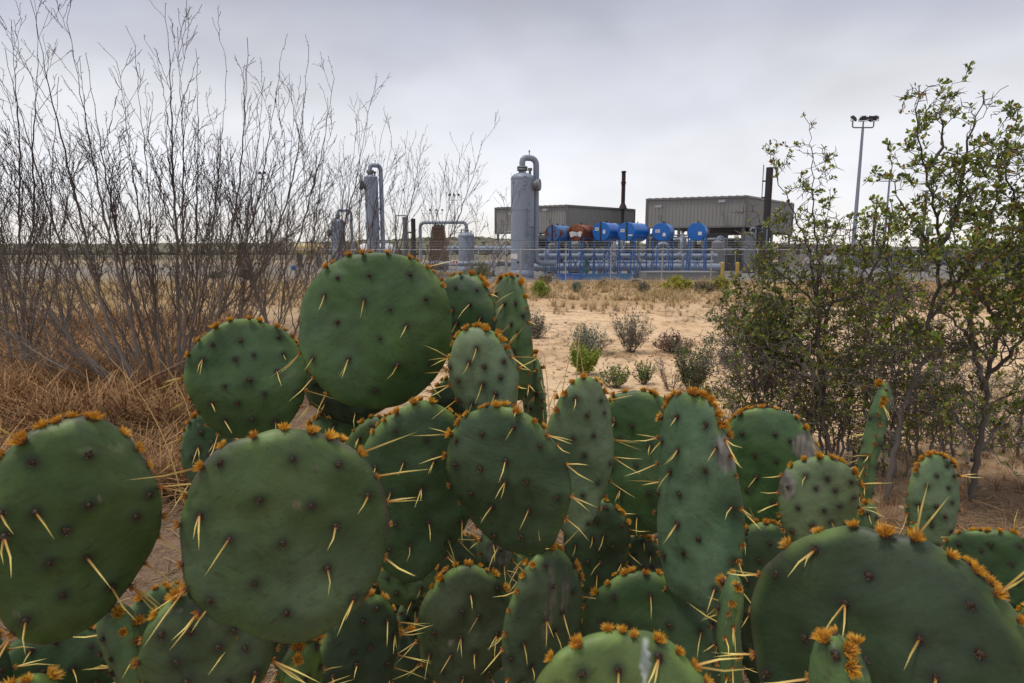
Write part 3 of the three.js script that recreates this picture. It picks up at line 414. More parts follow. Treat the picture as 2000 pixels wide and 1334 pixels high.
// ------------------------------------------------------------------ fence, gate, poles, small things in the yard
{
  const zF = 32.9, H = 1.68, posts = [[560, 0], [640, 0], [720, 0], [800, 0], [880, 0], [935, 0], [988, 1], [1017, 1], [1105, 0], [1193, 0], [1293, 0], [1389, 0], [1478, 0], [1570, 0], [1665, 0], [1760, 0], [1860, 0], [1960, 0], [2060, 0]];
  const X = posts.map(([px]) => xat(px, zF, 0.8)), t = thing('chain_link_fence', 'galvanised chain link fence with barbed wire in front of the gas plant', 'fence', V(0, 0, -zF));
  X.forEach((x, i) => { mk('post', [new Tubes().tube([V(x, 0, 0), V(x, H + 0.03, 0)], posts[i][1] ? 0.045 : 0.032, 8, null, true), new THREE.SphereGeometry(0.045, 8, 6).translate(x, H + 0.03, 0)], M.galv, t); mk('barb_arm', new Tubes().rod(V(x, H, 0), V(x, H + 0.42, 0.22), 0.018, 5), M.galv, t); });
  const diag = (x0, x1, h0, h1) => { const g = new Tubes(), s = 0.075, w = x1 - x0, h = h1 - h0; for (let k = -h; k < w; k += s) for (const d of [1, -1]) { let a = k, b = k + h, ya = 0, yb = h; if (a < 0) { ya = -a; a = 0; } if (b > w) { yb = h - (b - w); b = w; } if (yb - ya < 0.02) continue; const fx = (q) => (d > 0 ? x0 + q : x1 - q); g.tube([V(fx(a), h0 + ya, d * 0.003), V(fx(b), h0 + yb, d * 0.003)], 0.0021, 3); } return g; };
  for (let i = 0; i + 1 < X.length; i++) {
    if (i === 6) continue;
    mk('top_rail', new Tubes().rod(V(X[i], H, 0), V(X[i + 1], H, 0), 0.024, 8), M.galv, t);
    mk('wire_mesh', diag(X[i], X[i + 1], 0.04, H), M.wire, t);
    mk('barbed_wire', new Tubes().rod(V(X[i], H + 0.16, 0.08), V(X[i + 1], H + 0.16, 0.08), 0.006, 4).rod(V(X[i], H + 0.29, 0.15), V(X[i + 1], H + 0.29, 0.15), 0.006, 4).rod(V(X[i], H + 0.42, 0.22), V(X[i + 1], H + 0.42, 0.22), 0.006, 4), M.galv, t);
  }
  const a = X[6] + 0.07, b = X[7] - 0.07, gt = thing('gate', 'narrow chain link gate with a pale lower frame beside the tall vessel', 'gate', V(0, 0, -zF + 0.02)), pipe = new Tubes();
  for (const [y0, y1] of [[0.06, 1.0], [1.05, H]]) pipe.pipe([V(a, y0, 0), V(b, y0, 0), V(b, y1, 0), V(a, y1, 0), V(a, y0, 0)], 0.024, 0.06, 8); mk('frame', pipe, M.galv, gt); mk('wire_mesh', diag(a, b, 0.06, H), M.wire, gt);
  mk('latch', bx(0.12, 0.1, 0.05, b - 0.08, 1.02, 0.03), M.dark, gt); each('hinge', [0.3, 1.4].map((y) => bx(0.12, 0.06, 0.06, a - 0.02, y, 0.02)), M.dark, gt);
  const sg = thing('notice', 'blank white notice wired to the fence in front of the tall vessel', 'sign', V(xat(1004, zF - 0.03, 1.3), hgt(500.5, zF - 0.03), -zF + 0.05)); mk('panel', bx(0.36, 0.27, 0.012), M.white, sg); each('wire_tie', [-1, 1].map((k) => bx(0.02, 0.02, 0.04, k * 0.16, 0.11, -0.01)), M.galv, sg);
}
// flood light masts
function mast(label, px, z, yTop, heads, s = 1) {
  const t = thing('light_mast', label, 'light mast', V(xat(px, z, 0.8), 0, -z)), m = z * 0.99 / F;
  mk('pole', [new THREE.CylinderGeometry(0.085 * s, 0.16 * s, yTop, 14).translate(0, yTop / 2, 0), bx(0.5, 0.05, 0.5, 0, 0.025, 0)], M.greyPipe, t);
  const W = 20 * m * s; mk('cross_arm', new Tubes().pipe([V(-W, yTop + 0.55, 0), V(-W, yTop + 0.06, 0), V(W, yTop + 0.06, 0), V(W, yTop + 0.45, 0)], 0.045 * s, 0.15, 8).rod(V(0, yTop - 0.1, 0), V(0, yTop + 0.5, 0), 0.05 * s), M.greyDull, t);
  heads.forEach(([x, ry, rx]) => { const h = new THREE.Group(); h.name = 'flood_lamp'; h.position.set(x * W, yTop + 0.62, 0); h.rotation.set(rx, ry, 0, 'YXZ'); t.add(h); mk('housing', [bx(0.52 * s, 0.10, 0.40 * s, 0, 0.05, 0), bx(0.3 * s, 0.12, 0.2 * s, 0, 0.15, -0.05), ...[-2, -1, 0, 1, 2].map((k) => bx(0.02, 0.1, 0.32 * s, k * 0.1 * s, 0.13, 0))], M.dark, h); mk('lens', bx(0.46 * s, 0.03, 0.34 * s, 0, -0.015, 0), M.lensGlass, h); mk('yoke', new Tubes().pipe([V(-0.29 * s, 0.05, 0), V(-0.29 * s, -0.14, 0), V(0.29 * s, -0.14, 0), V(0.29 * s, 0.05, 0)], 0.02, 0.05, 6), M.dark, h); });
}
mast('tallest flood light mast with three lamp heads above the thorny shrub', 1664, 45, hgt(251, 45), [[-1, 0.9, 0.75], [0, -0.5, 0.5], [1, -0.9, 0.55], [0.75, 0.6, 0.4]]);
mast('shorter flood light mast with three heads, seen through the shrub', 1724, 64, hgt(355, 64), [[-1, 0.7, 0.6], [-0.4, -0.6, 0.6], [1, -0.6, 0.4]]);
mast('thin flood light mast left of the overhead pipe and squat vessel', 888.5, 75, hgt(392, 75), [[-1, 0.6, 0.5], [0, 0, 0.4], [1, -0.6, 0.5]], 0.45);
mast('thin distant flood light mast right of the brown cooling tower', 853.5, 110, hgt(418, 110), [[-1, 0.6, 0.5], [0, 0, 0.4], [1, -0.6, 0.5]], 0.6);
mast('flood light mast on the far left among the bare branches', 523, 66, hgt(351, 66), [[-0.5, 0.5, 0.5], [0.3, -0.6, 0.4]], 0.6);
// wooden power pole with transformers, and a plain one
{
  const z = 70, m = z / F, y = hgt(374, z), t = thing('utility_pole', 'wooden utility pole with two grey transformers behind the right shrub', 'utility pole', V(xat(1797, z, 0.5), 0, -z));
  mk('pole', new THREE.CylinderGeometry(0.14, 0.2, y, 12).translate(0, y / 2, 0), M.wood, t); each('cross_arm', [bx(2.4, 0.14, 0.12, 0, y - 0.5, 0.16), bx(1.6, 0.1, 0.1, 0, y - 3.6, 0.16)], M.wood, t);
  for (const s of [-1, 1]) mk('transformer', [new THREE.CylinderGeometry(0.36, 0.36, 1.0, 18).translate(s * 0.75, y - 4.4, 0), new THREE.CylinderGeometry(0.06, 0.1, 0.3, 8).translate(s * 0.75, y - 3.8, 0)], M.greyDull, t);
  each('insulator', [-1.1, -0.5, 0.5, 1.1].map((x) => new THREE.CylinderGeometry(0.05, 0.08, 0.22, 8).translate(x, y - 0.32, 0.16)), M.dark, t);
  const z2 = 60, y2 = hgt(412, z2), t2 = thing('vent_pole', 'thin dark pole with two short arms right of the tallest mast', 'pole', V(xat(1702, z2, 0.5), 0, -z2)); mk('pole', new THREE.CylinderGeometry(0.12, 0.14, y2, 10).translate(0, y2 / 2, 0), M.stack, t2); mk('arm', [bx(0.9, 0.06, 0.06, 0, y2 - 0.4, 0), new THREE.CylinderGeometry(0.04, 0.04, 0.5, 6).translate(0, y2 + 0.2, 0)], M.dark, t2);
}
// low buildings, tanks and vehicles of the yard
function block(label, a, b, py, z, depth, mat, cat = 'building') {
  const x0 = xat(a, z, 1), x1 = xat(b, z, 1), y = hgt(py, z), w = x1 - x0, t = thing('equipment_building', label, cat, V((x0 + x1) / 2, 0, -z - depth / 2));
  mk('wall', bx(w, y, depth, 0, y / 2, 0), mat, t); mk('roof', bx(w + 0.25, 0.12, depth + 0.25, 0, y + 0.06, 0), M.sidingTrim, t);
  mk('door', bx(0.95, 2.05 > y ? y * 0.8 : 2.05, 0.05, w * 0.22, (2.05 > y ? y * 0.8 : 2.05) / 2, depth / 2 + 0.01), M.greyDull, t); mk('vent', bx(0.7, 0.4, 0.05, -w * 0.25, y * 0.72, depth / 2 + 0.01), M.dark, t);
}
block('tan box building behind the thorny shrub, left one', 1553, 1592, 481, 62, 4, M.tan);
block('tan box building behind the thorny shrub, right of the red truck', 1602, 1652, 481, 56, 4, M.tan);
block('dark low equipment building behind the shrub near the utility pole', 1700, 1800, 492, 58, 4, M.greyDull);
block('dark equipment house at the far right behind the shrub', 1830, 2010, 492, 66, 5, M.greyDull);
{ const z = 58, t = thing('pickup_truck', 'white pickup truck with a red roof parked between the tan buildings', 'pickup truck', V(xat(1597, z, 0.7), 0, -z), 1.35);
  const side = new THREE.Shape(); side.moveTo(-2.6, 0.45); side.lineTo(2.5, 0.45); side.lineTo(2.55, 1.0); side.lineTo(1.2, 1.12); side.lineTo(0.7, 1.75); side.lineTo(-0.7, 1.8); side.lineTo(-0.85, 1.12); side.lineTo(-2.6, 1.1);
  mk('body', new THREE.ExtrudeGeometry(side, { depth: 1.8, bevelSize: 0.06, bevelThickness: 0.06, bevelSegments: 2 }).translate(0, 0, -0.9), M.white, t); mk('roof', bx(1.5, 0.1, 1.7, 0, 1.87, 0), M.red, t); mk('window', [bx(1.1, 0.42, 1.94, -0.05, 1.42, 0)], M.black, t);
  for (const [x, s] of [[-1.6, -1], [-1.6, 1], [1.6, -1], [1.6, 1]]) mk('wheel', new THREE.CylinderGeometry(0.4, 0.4, 0.24, 20).rotateX(Math.PI / 2).translate(x, 0.4, s * 0.84), M.black, t); mk('bumper', bx(0.12, 0.2, 1.8, 2.62, 0.55, 0), M.galv, t); }
function drum(label, a, b, py, r, z, mat, cat, name) { const x0 = xat(a, z, 1), x1 = xat(b, z, 1), y = hgt(py, z), L = x1 - x0, t = thing(name, label, cat, V((x0 + x1) / 2, 0, -z)); mk('shell', [new THREE.CapsuleGeometry(r, L - 2 * r, 10, 24).rotateZ(Math.PI / 2).translate(0, y, 0)], mat, t); each('cradle', [-0.3, 0.3].map((k) => bx(0.2, Math.max(0.2, y - r * 0.7), r * 1.6, k * L, Math.max(0.2, y - r * 0.7) / 2, 0)), M.dark, t); mk('fill_pipe', new THREE.CylinderGeometry(0.08, 0.08, 0.4, 8).translate(L * 0.1, y + r + 0.1, 0), M.greyDull, t); }
drum('pale yellow horizontal storage tank behind the bare branches', 573, 634, 486, 0.55, 60, new THREE.MeshStandardMaterial({ color: lin(0.62, 0.47, 0.2), roughness: 0.5, map: grime }), 'tank', 'storage_tank');
drum('white horizontal storage tank at the foot of the slim vessel', 700, 772, 489, 0.6, 54, M.white, 'tank', 'storage_tank');
drum('white horizontal bullet tank on the right behind the utility pole', 1786, 1812, 509, 0.45, 48, M.white, 'tank', 'storage_tank');
{ const z = 34.4, t = thing('barricade', 'red and white striped barricade left of the squat vessel', 'barricade', V(xat(886, z, 0.5), 0, -z)); const y = hgt(512, z); mk('board', bx(0.46, 0.24, 0.04, 0, y, 0), M.white, t); for (const k of [-0.15, 0.02, 0.17]) mk('stripe', bx(0.07, 0.16, 0.01, k, y, 0.026), M.red, t); each('leg', [-0.18, 0.18].map((k) => bx(0.06, y, 0.06, k, y / 2, -0.04)), M.galv, t); }
for (const [px, l] of [[1411, 'yellow steel bollard at the slab end, left of the pair'], [1440, 'yellow steel bollard half hidden by the thorny shrub']]) { const z = 34.2, t = thing('bollard', l, 'bollard', V(xat(px, z, 0.6), 0, -z)); const y = hgt(515, z); mk('post', [new THREE.CylinderGeometry(0.1, 0.1, y, 14).translate(0, y / 2, 0), new THREE.SphereGeometry(0.1, 14, 6, 0, 6.283, 0, 1.571).translate(0, y, 0)], M.yellow, t); mk('foot', ring(0.02, 0.16, 0.03, 0), M.concrete, t); }
{ const z = 36, t = thing('cable_trench_cover', 'yellow edged low kerb in front of the squat vessel', 'kerb', V(xat(870, z, 0.2), 0, -z)); mk('beam', bx(5.2, 0.3, 0.5, 0, 0.15, 0), M.concrete, t); mk('edge_strip', bx(5.2, 0.07, 0.05, 0, 0.34, 0.2), M.yellow, t); }
{ const z = 30, t = thing('marker_post', 'short post with a small blue cap seen between bare stems', 'marker', V(xat(573, z, 0.8), 0, -z)), y = hgt(527, z); mk('post', new THREE.CylinderGeometry(0.03, 0.03, y, 8).translate(0, y / 2, 0), M.white, t); mk('cap', [new THREE.CylinderGeometry(0.1, 0.1, 0.16, 12).translate(0, y + 0.06, 0), new THREE.SphereGeometry(0.1, 12, 6, 0, 6.283, 0, 1.571).translate(0, y + 0.14, 0)], M.blue, t); }

// ------------------------------------------------------------------ prickly pears
const skinMap = data(512, (u, v) => { const a = wrapN(u, v, 8, 1, 4), b = wrapN(u, v, 46, 5, 3), s = wrapN(u, v, 26, 9, 2); const k = 0.80 + a * 0.34 + b * 0.16; const w = sst(s, 0.20, 0.32) * 0.5, q = sst(wrapN(u, v, 17, 31, 3), 0.24, 0.34) * 0.45; return [lerp(lerp(k * 0.96, 1, w), 0.52, q), lerp(lerp(k, 0.98, w), 0.40, q), lerp(lerp(k * 0.98, 0.8, w), 0.34, q)]; });
const skinBump = data(512, (u, v) => 0.5 + 0.35 * wrapN(u, v, 22, 3, 5));
const skin = new THREE.MeshPhysicalMaterial({ vertexColors: true, map: rep(skinMap, 5), bumpMap: rep(skinBump, 4), bumpScale: 0.0012, roughness: 0.5, specularIntensity: 0.65, clearcoat: 0.04, clearcoatRoughness: 0.45 });
const bristle = new THREE.MeshStandardMaterial({ vertexColors: true, roughness: 0.6 });
function needle(P, C, I, o, d, len, w, c0, c1, bend = 0) {                      // a three sided tapering needle
  const a = V(-d.y, d.x, 0.3).cross(d).normalize(), b = V().crossVectors(d, a), n = P.length / 3;
  const mid = o.clone().addScaledVector(d, len * 0.5).addScaledVector(a, bend * len), tip = o.clone().addScaledVector(d, len).addScaledVector(a, bend * len * 0.4);
  for (const [q, s, c] of [[o, 1, c0], [mid, 0.72, mix3(c0, c1, 0.8)]]) for (let k = 0; k < 3; k++) { const t = k * 2.094; P.push(q.x + (a.x * Math.cos(t) + b.x * Math.sin(t)) * w * s, q.y + (a.y * Math.cos(t) + b.y * Math.sin(t)) * w * s, q.z + (a.z * Math.cos(t) + b.z * Math.sin(t)) * w * s); C.push(...c); }
  P.push(tip.x, tip.y, tip.z); C.push(...c1);
  for (let k = 0; k < 3; k++) { const j = (k + 1) % 3; I.push(n + k, n + j, n + 3 + k, n + j, n + 3 + j, n + 3 + k, n + 3 + k, n + 3 + j, n + 6); }
}
function fromPCI(P, C, I) { const g = new THREE.BufferGeometry(); g.setAttribute('position', new THREE.Float32BufferAttribute(P, 3)); g.setAttribute('color', new THREE.Float32BufferAttribute(C, 3)); g.setIndex(I); const h = g.toNonIndexed(); h.computeVertexNormals(); return h; }
function tuft(seed, n, len, spread, core, c0, c1, cc) {                          // grows along +y, 1 unit = 1 m
  const R = rng(seed), P = [], C = [], I = [];
  for (let k = 0; k < n; k++) { const a = R() * 6.283, q = Math.sqrt(R()), o = V(Math.cos(a) * q * core * 1.0, core * 0.35 * R(), Math.sin(a) * q * core * 0.8), d = V(Math.cos(a) * q * spread + (R() - 0.5) * 0.35, 1, Math.sin(a) * q * spread + (R() - 0.5) * 0.35).normalize(), v = 0.75 + R() * 0.5; needle(P, C, I, o, d, len * (0.5 + R() * 0.6), 0.00040 + 0.0003 * R(), c0.map((x) => x * v), c1.map((x) => x * v), (R() - 0.5) * 0.1); }
  const s = new THREE.IcosahedronGeometry(core, 2), p = s.attributes.position, sc = []; for (let i = 0; i < p.count; i++) { const k = 1 + 0.25 * noise(p.getX(i) * 500, p.getY(i) * 500, p.getZ(i) * 500 + seed); p.setXYZ(i, p.getX(i) * k, p.getY(i) * k * 0.75, p.getZ(i) * k * 0.85); const t = clamp(p.getY(i) / core + 0.2, 0, 1); sc.push(...mix3(cc, c0, t)); }
  s.deleteAttribute('uv'); s.setAttribute('color', new THREE.Float32BufferAttribute(sc, 3)); s.computeVertexNormals();
  return mergeGeometries([fromPCI(P, C, I), flat(s)]);
}
const OR0 = [0.16, 0.055, 0.010], OR1 = [0.80, 0.43, 0.028];
const rimTufts = [1, 2, 3, 4, 5].map((s) => tuft(s, 110, 0.0078, 1.0, 0.0040, OR0, mix3(OR1, [0.56, 0.24, 0.022], s / 6), [0.07, 0.022, 0.012]));
const smallTufts = [11, 12, 13].map((s) => tuft(s, 45, 0.0075, 1.0, 0.0038, [0.16, 0.05, 0.012], [0.50, 0.22, 0.03], [0.06, 0.02, 0.012]));
const eyes = [21, 22, 23].map((s) => tuft(s, 16, 0.0042, 0.9, 0.0034, [0.035, 0.016, 0.006], [0.11, 0.05, 0.012], [0.014, 0.008, 0.006]));
const spineGeos = [31, 32, 33, 34].map((s) => { const P = [], C = [], I = []; needle(P, C, I, V(0, 0, 0), V(0, 1, 0), 1, 0.034, [0.40, 0.15, 0.03], [0.85, 0.70, 0.20], (s - 32.5) * 0.06); return fromPCI(P, C, I); });
const yAxis = V(0, 1, 0), LIMIT = 296;
function solveHalf(o, T, want) {                                                  // half width in metres of a turned pad that spans the wanted pixels
  const X = (o.px - 1000) / F * o.d, span = (a) => 0.5 * F * ((X + a * Math.cos(T)) / (o.d + a * Math.sin(T)) - (X - a * Math.cos(T)) / (o.d - a * Math.sin(T)));
  let lo = 0.01, hi = 0.17; for (let k = 0; k < 40; k++) { const m = (lo + hi) / 2; Math.abs(span(m)) < want ? lo = m : hi = m; } return lo;
}
function prickly(label, baseX, baseZ, pads, seed) {
  const root = thing('prickly_pear', label, 'cactus', V(baseX, 0, -baseZ)), R = rng(seed), bits = { glochid_tuft: [], areole: [], spine: [] };
  for (const o of pads) {
    const d = o.d, m = d / F, th = o.th ?? 0.0165, yaw = o.yaw ?? 0, pit = o.pit ?? 0, turn = yaw - Math.atan((o.px - 1000) / F), a = solveHalf(o, turn, Math.max(0.3, o.hw * 1.03 - 0.6 * Math.abs(Math.sin(yaw)) * th / m)), b = o.hh * m / Math.cos(pit), n = 2 / (o.sq ?? 1.96), egg = o.egg ?? 0.06, big = d < 0.8;
    const S = o.low ? 48 : big ? 132 : 92, K = o.low ? 10 : big ? 40 : 26, pr = rng(seed * 977 + (o.px | 0) * 13 + (o.py | 0)), ph = pr() * 50;
    const bend = (o.bend ?? (pr() - 0.5) * 0.5) * 0.35, twist = (pr() - 0.5) * 0.8;
    const out = (t) => { const s = Math.sin(t), c = Math.cos(t), w = 1 + 0.075 * noise(Math.cos(t) * 1.3 + ph, Math.sin(t) * 1.3, 2) + 0.022 * noise(Math.cos(t) * 4 + ph, Math.sin(t) * 4, 6); return [a * Math.sign(s) * Math.abs(s) ** n * (1 + egg * c) * w, b * Math.sign(c) * Math.abs(c) ** n * w]; };
    const lift = (x, y) => bend * (x * x) / (a + 0.02) + twist * x * y / (b + a) - bend * 0.5 * y * y / (b + 0.02) + 0.013 * noise(x * 7.5 + ph, y * 7.5, 3) + 0.0028 * noise(x * 26 + ph, y * 26, 7);
    // areoles in slanting rows on both faces
    const sp = o.sp ?? clamp(0.25 * (a + b), 0.034, 0.085), spots = [];
    for (const side of [1, -1]) for (let i = -12; i <= 12; i++) for (let j = -12; j <= 12; j++) {
      const x = (i + (j & 1) * 0.5) * sp * 0.92 + (pr() - 0.5) * sp * 0.45, y = j * sp * 0.72 + (pr() - 0.5) * sp * 0.4, t = Math.atan2(x / a, y / b), q = out(t), r = Math.hypot(x, y) / Math.hypot(q[0], q[1]);
      if (r < 0.9) spots.push([x, y, side, r]);
    }
    const marks = [...(o.scars ?? [])], nm = pr() * 2.6 | 0; for (let k = 0; k < nm; k++) { const t = pr() * 6.28, q = 0.3 + pr() * 0.7; marks.push([Math.sin(t) * q, Math.cos(t) * q, 0.025 + pr() * 0.05, 0.02 + pr() * 0.045, mix3([0.30, 0.26, 0.20], [0.16, 0.10, 0.06], pr()), 0.85]); }
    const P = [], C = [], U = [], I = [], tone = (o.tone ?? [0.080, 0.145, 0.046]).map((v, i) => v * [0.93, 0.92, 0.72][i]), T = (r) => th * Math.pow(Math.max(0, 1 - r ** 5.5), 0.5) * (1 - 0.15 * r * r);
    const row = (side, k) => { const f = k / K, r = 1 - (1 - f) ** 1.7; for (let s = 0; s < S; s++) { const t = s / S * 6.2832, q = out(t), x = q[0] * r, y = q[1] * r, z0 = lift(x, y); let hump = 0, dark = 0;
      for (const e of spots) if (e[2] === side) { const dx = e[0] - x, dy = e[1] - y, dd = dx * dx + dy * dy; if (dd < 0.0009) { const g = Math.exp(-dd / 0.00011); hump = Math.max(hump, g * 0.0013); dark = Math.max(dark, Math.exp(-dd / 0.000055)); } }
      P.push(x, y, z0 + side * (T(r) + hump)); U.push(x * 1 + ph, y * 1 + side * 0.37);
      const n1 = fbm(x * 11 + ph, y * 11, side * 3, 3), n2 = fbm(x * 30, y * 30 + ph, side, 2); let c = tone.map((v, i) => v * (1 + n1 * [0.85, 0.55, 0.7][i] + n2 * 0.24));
      const rimLitMix = sst(r, 0.86, 1) * (0.22 + 0.62 * Math.max(0, Math.cos(t))) * clamp(0.55 + 1.9 * noise(t * 3.1 + ph, side, 3), 0.1, 1.15) * (o.rimLit ?? 1);  // sky-lit upper rim painted into the colour, over a mild young-margin pigment
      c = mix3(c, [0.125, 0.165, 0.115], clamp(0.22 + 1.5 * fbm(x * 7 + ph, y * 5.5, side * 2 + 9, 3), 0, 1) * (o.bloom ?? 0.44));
      c = mix3(c, [0.20, 0.29, 0.07], Math.min(1, rimLitMix)); c = mix3(c, [0.016, 0.017, 0.009], dark * 0.9);
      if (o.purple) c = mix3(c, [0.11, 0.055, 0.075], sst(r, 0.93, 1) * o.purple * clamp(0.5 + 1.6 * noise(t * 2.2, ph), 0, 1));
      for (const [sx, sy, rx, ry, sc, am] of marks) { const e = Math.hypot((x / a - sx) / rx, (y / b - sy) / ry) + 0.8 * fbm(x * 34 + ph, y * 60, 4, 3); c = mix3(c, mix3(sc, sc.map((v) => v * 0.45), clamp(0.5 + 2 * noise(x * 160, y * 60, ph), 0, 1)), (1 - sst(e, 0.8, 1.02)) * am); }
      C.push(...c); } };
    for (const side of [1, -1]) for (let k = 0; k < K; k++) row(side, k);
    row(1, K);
    const idx = (side, k, s) => (k === K ? 2 * K * S : (side > 0 ? 0 : K * S) + k * S) + (s % S);
    for (const side of [1, -1]) for (let k = 0; k < K; k++) for (let s = 0; s < S; s++) { const q = [idx(side, k, s), idx(side, k, s + 1), idx(side, k + 1, s), idx(side, k + 1, s + 1)]; if (side > 0) I.push(q[0], q[2], q[1], q[1], q[2], q[3]); else I.push(q[0], q[1], q[2], q[1], q[3], q[2]); }
    const g = new THREE.BufferGeometry(); g.setAttribute('position', new THREE.Float32BufferAttribute(P, 3)); g.setAttribute('color', new THREE.Float32BufferAttribute(C, 3)); g.setAttribute('uv', new THREE.Float32BufferAttribute(U, 2)); g.setIndex(I); g.computeVertexNormals();
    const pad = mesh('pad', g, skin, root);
    if (o.label) pad.userData.label = o.label;
    pad.position.copy(atd(o.px, o.py, d)).sub(root.position);
    const ori = new THREE.Matrix4().makeBasis(V(1, 0, 0), UPC, FWD.clone().negate());
    pad.quaternion.setFromRotationMatrix(ori).multiply(new THREE.Quaternion().setFromEuler(new THREE.Euler(0, 0, -(o.ang ?? 0), 'XYZ'))).multiply(new THREE.Quaternion().setFromEuler(new THREE.Euler(pit, turn, 0, 'YXZ')));
    pad.updateMatrix();
    if (o.low) continue;
    const put = (kind, geo, x, y, z, dir, s, roll = R() * 6.28) => { const q = new THREE.Quaternion().setFromUnitVectors(yAxis, dir.clone().normalize()).multiply(new THREE.Quaternion().setFromAxisAngle(yAxis, roll)); bits[kind].push({ pad, geo, m: new THREE.Matrix4().compose(V(x, y, z), q, typeof s === 'number' ? V(s, s, s) : s), size: (typeof s === 'number' ? s : s.y * 30) / d }); };
    const spine = (x, y, z, dir, L, w = 0.0014) => put('spine', spineGeos[R() * 4 | 0], x, y, z, dir, V(w * 0.8 / 0.034, L * 1.15, w * 0.8 / 0.034));
    const down = V(0, -1, 0).applyQuaternion(pad.quaternion.clone().invert());
    const sk = o.spines ?? 0.42;
    for (const [x, y, side, r] of spots) {
      const z = lift(x, y) + side * (T(r) + 0.0008);
      if (side < 0) { if (Math.abs(yaw) > 0.3 && r > 0.3) put('areole', eyes[R() * 3 | 0], x, y, z, V(0, 0, -1), 1); continue; }
      put('areole', eyes[R() * 3 | 0], x, y, z + 0.001, V((R() - 0.5) * 0.4, -0.1, 1), 0.72 + R() * 0.4);
      if (R() < sk) { const k = R() < 0.22 ? 2 : 1; for (let i = 0; i < k; i++) { const dr = V((o.lean ?? -0.35) + (R() - 0.5) * 1.0, 0, 0.55 + R() * 0.5).addScaledVector(down, 0.9 + R() * 0.4); spine(x, y, z + 0.002, dr, (0.016 + R() * 0.02) * (o.sl ?? 1)); } }
    }
    // along the rim: orange bristle tufts crowd the top, fewer with long spines down the sides
    let t = -2.5; while (t < 2.5) {
      const q = out(t), q2 = out(t + 0.02), top = Math.max(0, Math.cos(t * 0.85)), nrm = V(q[0] / (a * a), q[1] / (b * b), 0).normalize(), z = lift(q[0], q[1]), zo = (R() - 0.25) * th * 0.9;
      const topness = sst(top, 0.45, 0.92), s = (o.ts ?? 1) * lerp(0.72, 1.1, topness) * (0.7 + R() * 0.5);
      put('glochid_tuft', topness > 0.35 ? rimTufts[R() * 5 | 0] : smallTufts[R() * 3 | 0], q[0] - nrm.x * 0.001, q[1] - nrm.y * 0.001, z + zo, nrm.clone().add(V(0, 0, zo * 20 + 0.25)), s);
      if (topness > 0.6 && R() < (o.crowd ?? 0.55) * 0.75) { const t2 = t + 0.012 / a, w = out(t2); put('glochid_tuft', rimTufts[R() * 5 | 0], w[0], w[1], lift(w[0], w[1]) - zo, nrm.clone().add(V(0, 0, -zo * 20)), s * 0.9); }
      if (R() < lerp(o.side ?? 0.62, o.tops ?? 0.12, topness)) { const k = 1 + (R() < 0.38 ? 1 : 0) + (R() < 0.12 ? 1 : 0); for (let i = 0; i < k; i++) { const dr = nrm.clone().multiplyScalar(1).add(V((R() - 0.5) * 0.5, (R() - 0.5) * 0.5, 0.1 + R() * 0.7)).addScaledVector(down, R() * 0.7); spine(q[0], q[1], z + zo, dr, (0.026 + R() * 0.034) * (o.sl ?? 1), 0.0015); } }
      const step = lerp(sp * 0.62, (o.top ?? sp * ((o.crowd ?? 0.5) > 0.75 ? 0.40 : 0.50)), topness) * (0.65 + R() * 0.7); t += step / Math.max(0.02, Math.hypot(q2[0] - q[0], q2[1] - q[1]) / 0.02);
    }
  }
  for (const [kind, list] of Object.entries(bits)) {
    list.sort((p, q) => q.size - p.size);
    list.slice(0, LIMIT).forEach((e) => { const k = mesh(kind, e.geo, bristle, e.pad); e.m.decompose(k.position, k.quaternion, k.scale); });
    const rest = list.slice(LIMIT); if (!rest.length) continue;
    const o = mesh({ glochid_tuft: 'small_glochid_tufts', areole: 'small_areoles', spine: 'small_spines' }[kind], mergeGeometries(rest.map((e) => e.geo.clone().applyMatrix4(new THREE.Matrix4().multiplyMatrices(e.pad.matrix, e.m)))), bristle, root); o.userData.kind = 'stuff';
  }
  return root;
}
// old pads carrying the ones in view down to the soil, mostly out of the frame
const stackPads = (px, py0, py1, d, hw, n, tone = [0.075, 0.10, 0.05]) => Array.from({ length: n }, (_, k) => ({ px: px + (k % 2 ? 1 : -1) * hw * 0.3, py: lerp(py0, py1, n > 1 ? k / (n - 1) : 0), d, hw: hw * (0.8 + 0.2 * (k % 3)), hh: (py1 - py0) / Math.max(1, n - 1) * 0.62 + 40, yaw: (k % 2 ? 0.5 : -0.4), tone, low: true, th: 0.03 }));
const soilPy = (d) => { let lo = 400, hi = 6000; for (let k = 0; k < 40; k++) { const m = (lo + hi) / 2; atd(1000, m, d).y > 0 ? lo = m : hi = m; } return lo; };
const DK = [0.036, 0.078, 0.028], DD = [0.026, 0.052, 0.022], GR = [0.10, 0.17, 0.08], GY = [0.150, 0.215, 0.140], OL = [0.060, 0.105, 0.026], BR = [0.105, 0.165, 0.040];  // GY: grey green with light from the sky mixed into the colour
const GREYSCAR = [0.22, 0.19, 0.16];
const foot = (px, d) => { const y1 = soilPy(d) - 60, n = Math.max(3, Math.ceil((y1 - 1500) / 300)); return stackPads(px, 1440 + ((y1 - 1500) / n) * 0.62, y1, d, 84 / d, n); };
const baseOf = (px, d) => { const p = atd(px, soilPy(d), d); return [p.x, -p.z]; };
